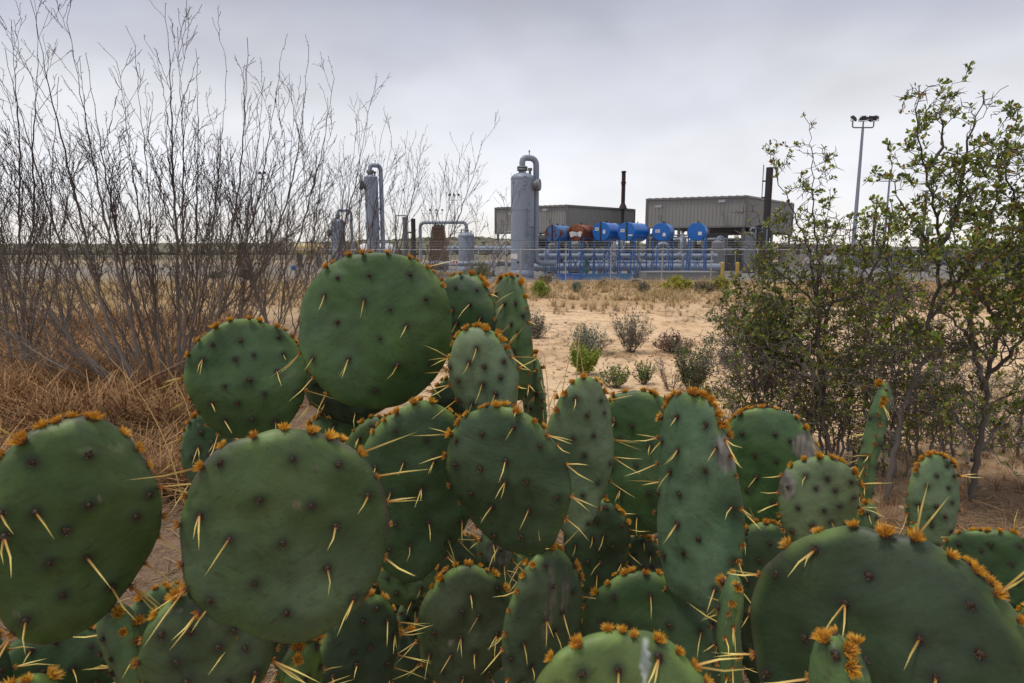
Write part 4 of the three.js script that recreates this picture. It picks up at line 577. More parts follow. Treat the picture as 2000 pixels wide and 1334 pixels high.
prickly('front prickly pear at the left edge of the photo with one large round pad', ...baseOf(160, 0.68), [
  { px: 140, py: 1033, d: 0.62, hw: 182, hh: 217, ang: 0.05, yaw: 0.12, tone: OL, purple: 0.5, spines: 0.5, sl: 1.25, lean: 0.35, scars: [[0.3, 0.72, 0.30, 0.05, [0.16, 0.20, 0.08], 0.6]], label: 'large round pad at the left edge with a pale crease near its top' },
  { px: 250, py: 1310, d: 0.66, hw: 42, hh: 135, ang: -0.28, yaw: -1.15, tone: GR, spines: 0.2, label: 'edge-on pad below the large round one' },
  { px: 50, py: 1400, d: 0.58, hw: 75, hh: 88, ang: 0.1, tone: BR, spines: 0.3 },
  { px: 105, py: 1345, d: 0.85, hw: 135, hh: 118, ang: 0.2, pit: -0.2, tone: DK, spines: 0.5 },
  { px: -60, py: 1330, d: 0.75, hw: 90, hh: 130, ang: -0.3, yaw: 0.4, tone: DK }, ...foot(150, 0.74)], 101);
prickly('front prickly pear with a big round pad above a lower dull pad, left of centre', ...baseOf(560, 0.7), [
  { px: 566, py: 1046, d: 0.66, hw: 199, hh: 214, ang: -0.08, yaw: -0.1, tone: OL, purple: 0.7, spines: 0.32, label: 'big round pad with a purplish rim' },
  { px: 585, py: 1345, d: 0.69, hw: 46, hh: 100, ang: 0.03, yaw: 1.05, tone: BR, spines: 0.1, th: 0.018 },
  { px: 415, py: 1268, d: 0.64, hw: 130, hh: 126, ang: 0.05, pit: -0.25, tone: [0.055, 0.080, 0.034], spines: 0.12, side: 0.2, label: 'dull olive pad in front, tilted back' },
  { px: 330, py: 1245, d: 0.95, hw: 95, hh: 100, ang: -0.1, tone: DK, spines: 0.4 },
  { px: 700, py: 1290, d: 0.98, hw: 82, hh: 130, ang: 0.1, yaw: 0.4, tone: DD, spines: 0.5 }, ...foot(560, 0.76)], 202);
prickly('tall central prickly pear topped by the biggest round pad against the plant', ...baseOf(800, 1.2), [
  { px: 733, py: 645, d: 1.10, hw: 150, hh: 157, ang: 0.05, yaw: -0.12, tone: [0.054, 0.112, 0.030], spines: 0.55, crowd: 0.7, label: 'biggest round pad, top of the plant' },
  { px: 486, py: 742, d: 1.14, hw: 117, hh: 116, ang: -0.12, yaw: -0.15, egg: 0.04, tone: [0.048, 0.102, 0.030], spines: 0.55, lean: 0.3, label: 'round pad on the left with a steep right rim' },
  { px: 408, py: 888, d: 1.2, hw: 52, hh: 82, ang: -0.2, tone: DK, spines: 0.5 },
  { px: 690, py: 742, d: 1.3, hw: 92, hh: 82, ang: -0.1, tone: DD, spines: 0.5 },
  { px: 655, py: 880, d: 1.3, hw: 72, hh: 76, ang: 0.15, tone: GR },
  { px: 738, py: 886, d: 1.25, hw: 62, hh: 74, ang: 0.3, tone: OL },
  { px: 818, py: 956, d: 1.06, hw: 116, hh: 176, ang: 0.06, yaw: 0.15, tone: DK, spines: 0.6, label: 'large dark oblong pad under the biggest one' },
  { px: 908, py: 625, d: 1.25, hw: 62, hh: 92, ang: -0.10, yaw: -0.5, tone: DK, crowd: 0.9, spines: 0.45 },
  { px: 998, py: 660, d: 1.28, hw: 44, hh: 122, ang: -0.06, yaw: -0.85, tone: GR, crowd: 0.9, sq: 2.5, spines: 0.5, label: 'narrow upright pad turned sideways, right of the biggest pad' },
  { px: 1042, py: 775, d: 1.36, hw: 24, hh: 85, ang: -0.08, yaw: -1.0, tone: GR },
  { px: 948, py: 742, d: 1.02, hw: 66, hh: 104, ang: -0.20, yaw: -0.55, tone: GY, crowd: 0.95, spines: 0.55, label: 'grey green pad crowned with orange bristles' },
  { px: 900, py: 800, d: 1.2, hw: 60, hh: 70, ang: 0, tone: DD },
  { px: 990, py: 938, d: 0.94, hw: 116, hh: 152, ang: -0.36, yaw: -0.4, tone: [0.046, 0.082, 0.044], spines: 0.6, crowd: 0.5, label: 'dark slanting pad in the centre' },
  { px: 966, py: 1075, d: 1.12, hw: 34, hh: 58, ang: 0.05, yaw: 0.5, tone: GY, scars: [[0, 0, 0.8, 0.7, GREYSCAR, 0.7]] },
  { px: 795, py: 1130, d: 1.16, hw: 60, hh: 52, ang: 0.4, tone: GR },
  { px: 815, py: 1212, d: 1.2, hw: 42, hh: 62, ang: 0.3, yaw: 0.4, tone: GY },
  { px: 912, py: 1228, d: 1.06, hw: 92, hh: 128, ang: 0.08, tone: [0.052, 0.070, 0.036], spines: 0.5, label: 'brownish dark pad low in the middle' },
  { px: 800, py: 1330, d: 1.12, hw: 105, hh: 100, ang: -0.2, tone: DD },
  { px: 690, py: 1120, d: 1.3, hw: 100, hh: 110, ang: 0.1, tone: DD, spines: 0.2 },
  { px: 1030, py: 1090, d: 1.2, hw: 24, hh: 60, ang: 0.1, yaw: 0.7, tone: GR }, ...[[620, 1230], [960, 1330], [1110, 1210], [860, 1160], [1010, 1180]].map(([px, py], k) => ({ px, py, d: 1.38 + k * 0.02, hw: 105, hh: 125, ang: k * 0.3 - 0.5, yaw: k % 2 ? 0.3 : -0.3, tone: DD, spines: 0.3, crowd: 0.2 })), ...foot(850, 1.42)], 303);
prickly('prickly pear right of centre with long oblong pads and a scarred rim', ...baseOf(1280, 1.25), [
  { px: 1130, py: 892, d: 1.12, hw: 70, hh: 153, ang: 0.07, yaw: 0.45, egg: 0.16, tone: GY, spines: 0.4, crowd: 0.5, label: 'pale oblong pad tapering to its foot' },
  { px: 1245, py: 908, d: 1.32, hw: 100, hh: 142, ang: 0.03, sq: 2.4, tone: [0.050, 0.104, 0.036], spines: 0.45, crowd: 0.4 },
  { px: 1357, py: 978, d: 0.93, hw: 84, hh: 212, ang: -0.03, yaw: -0.6, sq: 2.9, egg: 0.03, tone: [0.105, 0.180, 0.125], spines: 0.5, crowd: 1, top: 0.012, scars: [[0.95, 0.52, 0.28, 0.2, [0.34, 0.31, 0.29], 1], [0.93, 0.78, 0.2, 0.1, [0.15, 0.10, 0.07], 1]], th: 0.016, label: 'long oblong pad with a white scarred rim' },
  { px: 1492, py: 925, d: 1.32, hw: 102, hh: 128, ang: 0.1, egg: 0.12, tone: [0.056, 0.114, 0.040], spines: 0.25, scars: [[0.74, 0.52, 0.36, 0.2, GREYSCAR, 1]], label: 'round pad with a grey scar on its upper right' },
  { px: 1062, py: 1235, d: 0.95, hw: 78, hh: 172, ang: 0.08, yaw: 0.55, tone: [0.068, 0.105, 0.066], spines: 0.5, scars: [[-0.1, 0.35, 0.14, 0.5, GREYSCAR, 0.6], [0.3, 0.5, 0.12, 0.3, GREYSCAR, 0.6]], label: 'scratched grey green pad low in the middle' },
  { px: 1262, py: 1258, d: 0.98, hw: 128, hh: 142, ang: -0.02, tone: DK, spines: 0.5, label: 'broad dark pad under the long oblong one' },
  { px: 1165, py: 1065, d: 1.3, hw: 62, hh: 92, ang: 0.1, tone: DD, spines: 0.4 },
  { px: 1252, py: 1100, d: 1.4, hw: 44, hh: 54, ang: 0, tone: DD },
  { px: 1422, py: 1262, d: 0.82, hw: 20, hh: 145, ang: 0.03, yaw: -1.25, tone: GR, side: 0.9, th: 0.015 },
  { px: 1598, py: 985, d: 1.12, hw: 80, hh: 96, ang: 0.12, yaw: 0.3, tone: [0.140, 0.190, 0.105], spines: 0.3, scars: [[-0.85, 0.3, 0.2, 0.3, GREYSCAR, 0.9]], label: 'pale olive pad with a brown scarred left rim' },
  { px: 1706, py: 868, d: 1.2, hw: 12, hh: 128, ang: 0.13, yaw: -1.2, tone: GR, crowd: 0.8, label: 'thin pad seen edge-on against the shrub' },
  { px: 1688, py: 1025, d: 1.16, hw: 25, hh: 48, ang: 0.1, yaw: 0.7, tone: GR },
  { px: 1822, py: 978, d: 1.32, hw: 56, hh: 94, ang: 0.1, yaw: 0.5, tone: GY, spines: 0.1, side: 0.15, crowd: 0.8, label: 'pale grey green pad standing alone on the right' },
  { px: 1780, py: 1075, d: 1.32, hw: 20, hh: 55, ang: 0.1, yaw: 0.7, tone: BR },
  { px: 1500, py: 1130, d: 1.25, hw: 90, hh: 110, ang: 0, tone: DD, spines: 0.2 },
  { px: 1620, py: 1150, d: 1.25, hw: 90, hh: 110, ang: 0, tone: DD, spines: 0.2 },
  ...[[1180, 1340], [1340, 1290], [1440, 1180], [1540, 1250], [1700, 1180], [1800, 1200]].map(([px, py], k) => ({ px, py, d: 1.4 + k * 0.02, hw: 105, hh: 125, ang: k * 0.25 - 0.6, yaw: k % 2 ? 0.3 : -0.3, tone: DD, spines: 0.3, crowd: 0.2 })), ...foot(1300, 1.45), ...foot(1700, 1.5)], 404);
prickly('front prickly pear in the right corner with a very large dark pad', ...baseOf(1720, 0.62), [
  { px: 1712, py: 1292, d: 0.57, hw: 280, hh: 256, ang: 0.08, yaw: -0.12, pit: -0.12, tone: [0.028, 0.050, 0.020], spines: 0.5, purple: 0.5, rimLit: 0.8, label: 'very large dark round pad' },
  { px: 1640, py: 1335, d: 0.49, hw: 62, hh: 98, ang: -0.12, yaw: -0.6, tone: GR, crowd: 1, spines: 0.05, tops: 0.03, ts: 0.9, label: 'small new pad in front with a bristled rim' }, ...foot(1720, 0.7)], 505);
prickly('front prickly pear at the bottom middle with a pale streak on its pad', ...baseOf(1220, 0.56), [
  { px: 1218, py: 1420, d: 0.52, hw: 182, hh: 186, ang: 0.0, tone: [0.125, 0.175, 0.055], spines: 0.25, tops: 0.35, crowd: 0.5, ts: 0.75, scars: [[0.22, 0.74, 0.05, 0.2, [0.5, 0.53, 0.5], 0.9]], label: 'round pad with a white streak down from its rim' }, ...foot(1220, 0.62)], 606);
prickly('low dark prickly pear behind the large pad at the right edge', ...baseOf(1960, 1.3), [
  { px: 1938, py: 1116, d: 1.18, hw: 104, hh: 82, ang: 0.15, tone: DK, spines: 0.15, side: 0.3, crowd: 0.2 },
  { px: 2030, py: 1290, d: 1.1, hw: 70, hh: 110, ang: 0, tone: DK },
  { px: 1900, py: 1230, d: 1.3, hw: 80, hh: 90, ang: 0, tone: DD }, ...foot(1960, 1.3)], 707);

// ------------------------------------------------------------------ bare thicket on the left
const bark = new THREE.MeshStandardMaterial({ vertexColors: true, roughness: 0.95 });
const BK0 = [0.20, 0.168, 0.148], BK1 = [0.052, 0.037, 0.034];
const barkCol = (r, k = 1) => { const t = sst(r, 0.004, 0.019); return mix3(BK1, BK0, t).map((v) => v * k); };
const agedCol = (r, y, o) => mix3(mix3(o.low1, o.low0, sst(r, 0.003, 0.016)), mix3(BK1, BK0, sst(r, 0.004, 0.019) * 0.6), sst(y, o.y0, o.y1));   // grey old wood below, dark young shoots above
const OLD = { low0: [0.235, 0.195, 0.165], low1: [0.175, 0.14, 0.115], y0: 1.2, y1: 2.6 }, OLDT = { low0: [0.125, 0.105, 0.09], low1: [0.19, 0.165, 0.145], y0: 1.0, y1: 2.1 };
const UPV = V(0, 1, 0);
const rnd3 = (R) => V(R() - 0.5, R() - 0.5, R() - 0.5);
function wander(R, A, dir, len, r0, r1, o) {                                        // a zigzag shoot: points and radii
  const n = Math.max(3, Math.ceil(len / o.seg)), P = [A.clone()], Q = [r0], d = dir.clone().normalize(), p = A.clone(), side = V().crossVectors(d, rnd3(R)).normalize();
  for (let k = 1; k <= n; k++) { d.addScaledVector(UPV, o.up).addScaledVector(rnd3(R), o.wild).normalize(); p.addScaledVector(d, len / n); const z = (k & 1 ? 1 : -1) * o.kink * len / n; P.push(p.clone().addScaledVector(side, k < n ? z : 0)); Q.push(lerp(r0, r1, k / n)); }
  return [P, Q];
}
function shoots(R, T, P, Q, o, lvl, node) {                                         // side shoots along a branch, then theirs
  let len = 0; for (let k = 1; k < P.length; k++) len += P[k].distanceTo(P[k - 1]);
  for (let k = 1; k < P.length; k++) {
    const f = k / (P.length - 1); if (f < o.from[lvl] || R() > o.prob[lvl] * (o.thin ? lerp(o.thin, 1, sst(P[k].y, 0.5, 1.7)) * (1 - 0.45 * sst(P[k].y, 2.3, 3.4)) : 1)) continue;
    const t = V().subVectors(P[k], P[k - 1]).normalize(), s = V().crossVectors(t, rnd3(R)).normalize(), a = o.spread * (0.6 + R() * 0.8), d = t.multiplyScalar(Math.cos(a)).addScaledVector(s, Math.sin(a));
    const L = clamp(o.len[lvl] * (0.35 + R() * 0.9) * (1.15 - 0.88 * f), 0.05, 3), r = Math.min(Q[k] * 0.62, o.rmax[lvl]), [p, q] = wander(R, P[k], d, L, Math.max(r, o.rmin), o.rmin, o);
    T.tube(p, q, r > 0.012 ? 5 : 3, q.map((x, i) => agedCol(x, p[i].y, o.age)));
    if (node) node(p, q, lvl);
    if (lvl < o.prob.length - 1) shoots(R, T, p, q, o, lvl + 1, node);
  }
}
function bareBush(label, bpx, bpy, z, tips, o = {}) {
  const R = rng(o.seed ?? bpx), B = at(bpx, bpy, z); B.y = 0; const root = thing('bare_bush', label, 'bush', B.clone(), 0, o.group), T = new Tubes(true);
  const tp = [], tc = [], ti = [], spike = (P, Q) => { for (let k = 1; k < P.length; k++) if (Q[k] < 0.009 && R() < 0.5) { const t = V().subVectors(P[k], P[k - 1]).normalize(), s = V().crossVectors(t, rnd3(R)).normalize(); needle(tp, tc, ti, P[k], s.addScaledVector(t, 0.5).normalize(), 0.018 + R() * 0.02, 0.0026, BK1, BK1); } };
  const q = { seg: 0.075, up: 0.05, wild: 0.10, kink: 0.09, from: [0.17, 0.06, 0.1], prob: (o.prob ?? [0.6, 0.54, 0.38]).map((x) => x * 1.15), len: o.len ?? [1.2, 0.45, 0.18], spread: 0.46, rmax: [0.0085, 0.0046, 0.0032], rmin: o.rmin ?? 0.0022, age: OLD, thin: 0.42 };
  tips.forEach(([tx, ty, r, bow = 0.35, dz = 0]) => {
    const A = V((R() - 0.5) * 0.35 + (tx - bpx) / 1000 * 0.25, 0, (R() - 0.5) * 0.35), E = at(tx, ty, z + dz + (R() - 0.5) * 1.1).sub(B), D = E.clone().sub(A), L = D.length();
    const P1 = V(A.x + D.x * (0.33 + bow * 0.45), A.y + D.y * (0.30 - bow * 0.25), A.z + D.z * 0.4), P2 = V(A.x + D.x * (0.66 + bow * 0.5), A.y + D.y * (0.62 - bow * 0.1), A.z + D.z * 0.8);
    const c = new THREE.CubicBezierCurve3(A, P1, P2, E), n = Math.ceil(L / 0.13), P = [], Q = [], ph = R() * 60;
    for (let k = 0; k <= n; k++) { const f = k / n, p = c.getPoint(f), w = 0.055 * Math.sin(Math.min(1, f * 4) * 1.57) * (1 - f * 0.3); p.x += w * fbm(f * L * 0.7 + ph, 1, 1, 4) * 1.9 + (k & 1 ? 1 : -1) * 0.006; p.y += w * fbm(f * L * 0.9, ph, 5, 3) * 0.5; p.z += w * fbm(f * L * 0.9, 3, ph, 3) * 1.6; P.push(p); Q.push(Math.max(q.rmin * 1.1, 0.62 * r * (1 - f) ** 0.9)); }
    mk('stem', new Tubes(true).tube(P, Q, 8, Q.map((x, i) => agedCol(x, P[i].y, OLD))), bark, root);
    spike(P, Q); shoots(R, T, P, Q, q, 0, spike);
  });
  if (ti.length) mesh('thorns', fromPCI(tp, tc, ti), bark, root).userData.kind = 'stuff';
  const t = mesh('twigs', T.geo(), bark, root); t.userData.kind = 'stuff';
  return root;
}
bareBush('large bare many stemmed bush fanning up from the dry grass left of the cactus', 335, 800, 6.6, [[-130, 470, 0.03, 0.5], [-70, 330, 0.032, 0.5], [10, 95, 0.036, 0.45], [62, 0, 0.04, 0.4], [130, 45, 0.034, 0.35], [168, 105, 0.034, 0.3], [228, 120, 0.03, 0.25], [324, 6, 0.04, 0.1], [352, 52, 0.034, 0.15], [386, 98, 0.032, 0.2], [264, 90, 0.026, 0.2], [484, 74, 0.036, 0.35], [440, 110, 0.026, 0.3], [548, 122, 0.034, 0.35], [514, 150, 0.026, 0.4], [608, 90, 0.034, 0.45], [560, 260, 0.022, 0.6], [650, 152, 0.03, 0.45], [90, 260, 0.026, 0.4], [200, 250, 0.024, 0.3], [-40, 560, 0.022, 0.5], [430, 260, 0.022, 0.3], ...(() => { const R = rng(410), t = []; for (let k = 0; k < 22; k++) { const x = lerp(-190, 640, (k + R()) / 22); t.push([x, 560 - 330 * R() * (1 - Math.abs(x - 260) / 900), 0.013 + R() * 0.012, 0.2 + 0.4 * R()]); } return t; })()], { seed: 41 });
bareBush('bare bush at the left edge with stems slanting out of the picture', 20, 770, 7.4, [[-150, 120, 0.036, 0.3], [-60, 60, 0.036, 0.3], [20, 40, 0.036, 0.1], [70, 25, 0.036, 0.1], [110, 150, 0.03, 0.3], [-20, 250, 0.026, 0.2], [140, 260, 0.026, 0.4], [60, 330, 0.022, 0.3], [-110, 300, 0.026, 0.3], [150, 420, 0.02, 0.6]], { seed: 42 });
bareBush('bare bush behind the left round pad, its branches leaning right', 540, 690, 8.6, [[405, 200, 0.03, 0.2], [470, 180, 0.03, 0.2], [575, 200, 0.03, 0.1], [640, 190, 0.03, 0.3], [700, 235, 0.03, 0.3], [722, 195, 0.034, 0.3], [620, 330, 0.024, 0.3], [765, 268, 0.026, 0.4], [500, 330, 0.024, 0.1], [450, 380, 0.02, 0.2]], { seed: 43 });
bareBush('bare bush behind the biggest cactus pad reaching right towards the tall vessel', 690, 650, 9.6, [[700, 250, 0.03, 0.1], [745, 262, 0.03, 0.1], [826, 262, 0.034, 0.3], [870, 325, 0.028, 0.4], [940, 278, 0.036, 0.4], [900, 300, 0.03, 0.4], [1000, 386, 0.024, 0.6], [800, 350, 0.026, 0.3], [930, 420, 0.022, 0.7], [660, 330, 0.024, 0.2], [880, 430, 0.02, 0.6], [800, 300, 0.024, 0.3], [960, 480, 0.018, 0.7]], { seed: 44, prob: [0.68, 0.45, 0.22] });
[[130, 640, 10.5, 'low bare brush far left behind the leading stems', 45], [300, 620, 11.5, 'low bare brush behind the foot of the big fanning bush', 46], [440, 610, 12, 'low bare brush between the fanning bush and the leaning one', 47], [590, 600, 12.5, 'low bare brush behind the top left rim of the biggest pad', 48], [-20, 650, 9.5, 'low bare brush cut by the left edge of the picture', 49]].forEach(([px, py, z, l, s]) => { const R = rng(s), t = []; for (let k = 0; k < 7; k++) t.push([px + (R() - 0.5) * 330, 330 + R() * 190, 0.016 + R() * 0.008, 0.2 + R() * 0.3]); bareBush(l, px, py, z, t, { seed: s, prob: [0.6, 0.45, 0.25], len: [0.8, 0.45, 0.22], dark: 1.15, rmin: 0.0026, group: null }); });

// ------------------------------------------------------------------ leaves, thorny shrubs on the right
const leafGeo = (() => { const P = [0, 0, 0, 0.20, 0.42, 0.05, 0.25, 0.72, 0.02, 0, 1, -0.10, -0.25, 0.72, 0.02, -0.20, 0.42, 0.05, 0, 0.55, -0.03], g = new THREE.BufferGeometry(); g.setAttribute('position', new THREE.Float32BufferAttribute(P, 3)); g.setAttribute('uv', new THREE.Float32BufferAttribute(new Array(14).fill(0.5), 2)); g.setIndex([0, 1, 6, 1, 2, 6, 2, 3, 6, 3, 4, 6, 4, 5, 6, 5, 0, 6]); const h = g.toNonIndexed(); h.computeVertexNormals(); return h; })();
const leafMat = (c) => new THREE.MeshPhysicalMaterial({ color: lin(...c), roughness: 0.6, transmission: 0.28, thickness: 0, side: THREE.DoubleSide });
const LEAF = [[0.17, 0.23, 0.02], [0.24, 0.30, 0.03], [0.36, 0.38, 0.05], [0.09, 0.14, 0.018], [0.32, 0.25, 0.03], [0.28, 0.13, 0.025]];
const leafMats = LEAF.map(leafMat), leafWhite = leafMat([1, 1, 1]);
function putLeaves(root, list, singles) {                                           // {m, c (index in LEAF or colour), size}
  list.sort((a, b) => b.size - a.size);
  list.slice(0, singles).forEach((e) => { const k = mesh('leaf', leafGeo, leafMats[e.c], root); e.m.decompose(k.position, k.quaternion, k.scale); });
  const rest = list.slice(singles); if (!rest.length) return;
  const o = shade(new THREE.InstancedMesh(leafGeo, leafWhite, rest.length)); o.name = 'leaves'; o.userData.kind = 'stuff';
  rest.forEach((e, i) => { o.setMatrixAt(i, e.m); const c = Array.isArray(e.c) ? e.c : LEAF[e.c], v = e.v ?? 1; o.setColorAt(i, lin(c[0] * v, c[1] * v, c[2] * v)); }); root.add(o);
}
const leafAt = (R, p, dir, s, c, origin) => { const q = new THREE.Quaternion().setFromUnitVectors(UPV, dir.normalize()).multiply(new THREE.Quaternion().setFromAxisAngle(UPV, R() * 6.283)), w = p.clone().add(origin).sub(CAM); return { m: new THREE.Matrix4().compose(p, q, V(s * (0.85 + R() * 0.4), s, s)), c, v: 0.7 + R() * 0.6, size: s / w.length() }; };
function thornBush(label, bpx, bpy, z, stems, o) {
  const R = rng(o.seed), B = at(bpx, bpy, z); B.y = 0; const root = thing('thorny_shrub', label, 'shrub', B.clone()), T = new Tubes(true), tp = [], tc = [], ti = [], leaves = [];
  const q = { seg: 0.062, up: 0.012, wild: 0.42, kink: 0.22, from: [0.12, 0.08, 0.08], prob: o.prob ?? [0.7, 0.5, 0.3], len: o.len ?? [0.48, 0.27, 0.14], spread: 0.95, rmax: [0.0075, 0.0042, 0.003], rmin: 0.0021, age: OLDT };
  const dress = (P, Q, lvl) => { for (let k = 1; k < P.length; k++) {
    const t = V().subVectors(P[k], P[k - 1]).normalize();
    if (Q[k] < 0.012 && R() < (o.thorn ?? 0.6)) { const s = V().crossVectors(t, rnd3(R)).normalize(), j = R() < 0.4 ? 2 : 1; for (let i = 0; i < j; i++) needle(tp, tc, ti, P[k], s.clone().multiplyScalar(i ? -1 : 1).addScaledVector(t, 0.35).normalize(), 0.035 + R() * 0.04, 0.0028, [0.09, 0.07, 0.06], [0.22, 0.18, 0.16]); }
    const dens = Math.min(0.95, o.leaf * 2.5) * sst(fbm(P[k].x * 2.1 + o.seed, P[k].y * 2.1, P[k].z * 2.1, 3), -0.22, 0.16);
    if (R() < dens && Q[k] < 0.01) { const n = 3 + R() * 5 | 0; for (let i = 0; i < n; i++) { const d = rnd3(R).addScaledVector(t, 0.35).addScaledVector(UPV, 0.35), c = R() < 0.06 ? 5 : R() < 0.10 ? 4 : o.leafMix[R() * o.leafMix.length | 0]; leaves.push(leafAt(R, P[k].clone().addScaledVector(d, 0.012), d, 0.74 * (o.ls ?? 0.036) * (0.6 + R() * 0.7), c, B)); } }
  } };
  stems.forEach(([r, ...way]) => {
    const pts = way.map(([x, y, dz = 0]) => at(x, y, z + dz).sub(B)); if (way[0][2] === undefined) pts[0].y = Math.min(pts[0].y, 0.02);
    const c = new THREE.CatmullRomCurve3(pts, false, 'centripetal'), L = c.getLength(), n = Math.ceil(L / 0.075), P = [], Q = [], ph = R() * 40;
    for (let k = 0; k <= n; k++) { const f = k / n, p = c.getPointAt(f), w = 0.085 * Math.min(1, f * 5); p.x += w * fbm(f * L * 1.8 + ph, 2, 2, 4) + (k & 1 ? 1 : -1) * 0.008; p.y += w * 0.4 * fbm(f * L * 1.8, ph, 3, 3); p.z += w * fbm(f * L * 1.8, 5, ph, 4); P.push(p); Q.push(Math.max(0.0035, r * (1 - f * 0.96) ** 0.85)); }
    Q.forEach((x, k) => { Q[k] = Math.max(0.003, x * 0.6); }); mk('stem', new Tubes(true).tube(P, Q, 8, Q.map((x, i) => agedCol(x, P[i].y, OLDT))), bark, root); dress(P, Q, 0);
    shoots(R, T, P, Q, q, 0, (p, w, l) => dress(p, w, l + 1));
  });
  mesh('twigs', T.geo(), bark, root).userData.kind = 'stuff';
  if (tp.length) mesh('thorns', fromPCI(tp, tc, ti), bark, root).userData.kind = 'stuff';
  putLeaves(root, leaves, o.singles ?? 220);
  return root;
}
thornBush('thorny shrub left of the tallest light mast with sparse green leaves', 1640, 960, 4.3, [
  [0.028, [1630, 940], [1612, 820], [1604, 680], [1600, 590], [1580, 480], [1545, 395], [1520, 320]], [0.024, [1612, 820, 0], [1600, 700, 0.1], [1596, 560, 0.1], [1590, 430, 0.1], [1594, 285, 0]], [0.022, [1604, 650, 0], [1640, 540, 0], [1660, 450, 0.1], [1690, 440, 0.1]], [0.02, [1600, 600, 0], [1680, 570, -0.2], [1720, 480, -0.2], [1740, 400, -0.2]],
  [0.02, [1650, 950], [1560, 820], [1500, 720], [1450, 650]], [0.02, [1630, 900, 0], [1660, 760, 0.2], [1700, 640, 0.3], [1740, 560, 0.3], [1760, 480, 0.3]], [0.016, [1600, 760, 0], [1520, 660, 0.2], [1470, 560, 0.3], [1440, 500, 0.3]], [0.018, [1610, 620, 0], [1560, 560, 0.2], [1500, 500, 0.2], [1490, 430, 0.2]], [0.016, [1640, 940], [1720, 830, 0.4], [1760, 730, 0.4], [1770, 640, 0.4]]],
  { seed: 51, leaf: 0.30, leafMix: [0, 0, 1, 1, 2, 3], dark: 0.8 });
thornBush('tall thorny shrub rising highest at the right with forked limbs', 1740, 1030, 3.9, [
  [0.034, [1725, 1010], [1760, 840], [1800, 700], [1835, 560], [1838, 470], [1815, 350], [1790, 240], [1792, 170]], [0.026, [1838, 480, 0], [1870, 400, 0.1], [1890, 300, 0.1], [1920, 185, 0.1]], [0.024, [1836, 520, 0], [1800, 440, -0.1], [1760, 400, -0.1], [1750, 360, -0.1]], [0.022, [1800, 700, 0], [1760, 600, 0.1], [1730, 500, 0.2], [1740, 420, 0.2]],
  [0.022, [1815, 330, 0], [1840, 280, 0.1], [1830, 200, 0.1]], [0.02, [1820, 620, 0], [1900, 520, -0.2], [1940, 420, -0.2], [1950, 300, -0.2]], [0.018, [1790, 720, 0], [1870, 640, -0.2], [1920, 590, -0.2]], [0.014, [1760, 830, 0], [1700, 720, 0.1], [1680, 640, 0.2]]],
  { seed: 52, leaf: 0.42, leafMix: [0, 1, 0, 2, 3, 1], dark: 0.8, ls: 0.040 });
thornBush('dense dark leaved thorny shrub filling the right edge of the photo', 1900, 1010, 4.0, [
  [0.036, [1895, 1000], [1905, 880], [1922, 780], [1950, 660], [1985, 560], [1990, 420], [1960, 320], [1990, 215]], [0.03, [1922, 760, 0], [1900, 640, -0.2], [1930, 520, -0.2], [2010, 430, -0.2], [2030, 300, -0.2]], [0.026, [1930, 730, 0], [2010, 650, -0.3], [2060, 560, -0.3]], [0.022, [1950, 640, 0], [1900, 560, -0.3], [1860, 480, -0.3], [1850, 390, -0.3]],
  [0.022, [1985, 540, 0], [1920, 450, -0.2], [1890, 360, -0.2]], [0.02, [1900, 900, 0], [1980, 800, 0.2], [2050, 720, 0.2]], [0.02, [1930, 700, 0], [1850, 620, -0.2], [1800, 560, -0.3]], [0.02, [1985, 520, 0], [2040, 460, -0.3], [2010, 330, -0.3]], [0.018, [1905, 860, 0], [1840, 760, 0.1], [1830, 680, 0.1]]],
  { seed: 53, leaf: 0.5, leafMix: [0, 3, 0, 1, 3, 2], dark: 0.75, prob: [0.8, 0.55, 0.32], ls: 0.042 });
thornBush('low dark thorny bush where the sand meets the shrubs, right of centre', 1490, 770, 4.6, [
  [0.022, [1490, 770], [1470, 690], [1440, 620], [1418, 575]], [0.022, [1500, 770], [1490, 680], [1480, 600], [1490, 540]], [0.02, [1510, 770], [1530, 690], [1545, 610], [1560, 540]], [0.02, [1480, 770], [1440, 700], [1425, 640]], [0.02, [1500, 760, 0], [1460, 650, -0.3], [1425, 600, -0.3]], [0.018, [1500, 720, 0], [1520, 620, 0.3], [1510, 520, 0.3]], ...(() => { const R = rng(540), t = []; for (let k = 0; k < 10; k++) { const x = lerp(1405, 1540, R()), y = lerp(560, 690, R()); t.push([0.012, [1495 + (R() - 0.5) * 50, 760, 0], [lerp(1490, x, 0.6), lerp(760, y, 0.6), (R() - 0.5) * 0.5], [x, y, (R() - 0.5) * 0.7]]); } return t; })()],
  { seed: 54, leaf: 0.42, leafMix: [3, 3, 0, 1, 0], prob: [0.8, 0.55, 0.32], ls: 0.036, len: [0.5, 0.28, 0.15], singles: 60 });
const thicket = (seed, x0, x1, n, y0, yA, yB) => { const R = rng(seed), out = []; for (let k = 0; k < n; k++) { const x = lerp(x0, x1, (k + R()) / n), y = lerp(yA, yB, R()), dx = (R() - 0.5) * 90; out.push([0.010 + R() * 0.010, [x, y0, (R() - 0.5) * 0.8], [x + dx * 0.4 + (R() - 0.5) * 30, lerp(y0, y, 0.5), (R() - 0.5) * 0.8], [x + dx, y, (R() - 0.5) * 0.9]]); } return out; };
thornBush('grey twiggy thorny thicket behind the shrubs at lower right', 1890, 920, 4.9, thicket(7, 1740, 2080, 15, 905, 560, 740), { seed: 55, leaf: 0.17, leafMix: [0, 1, 2, 2], dark: 1.1, prob: [0.78, 0.55, 0.32], singles: 60 });
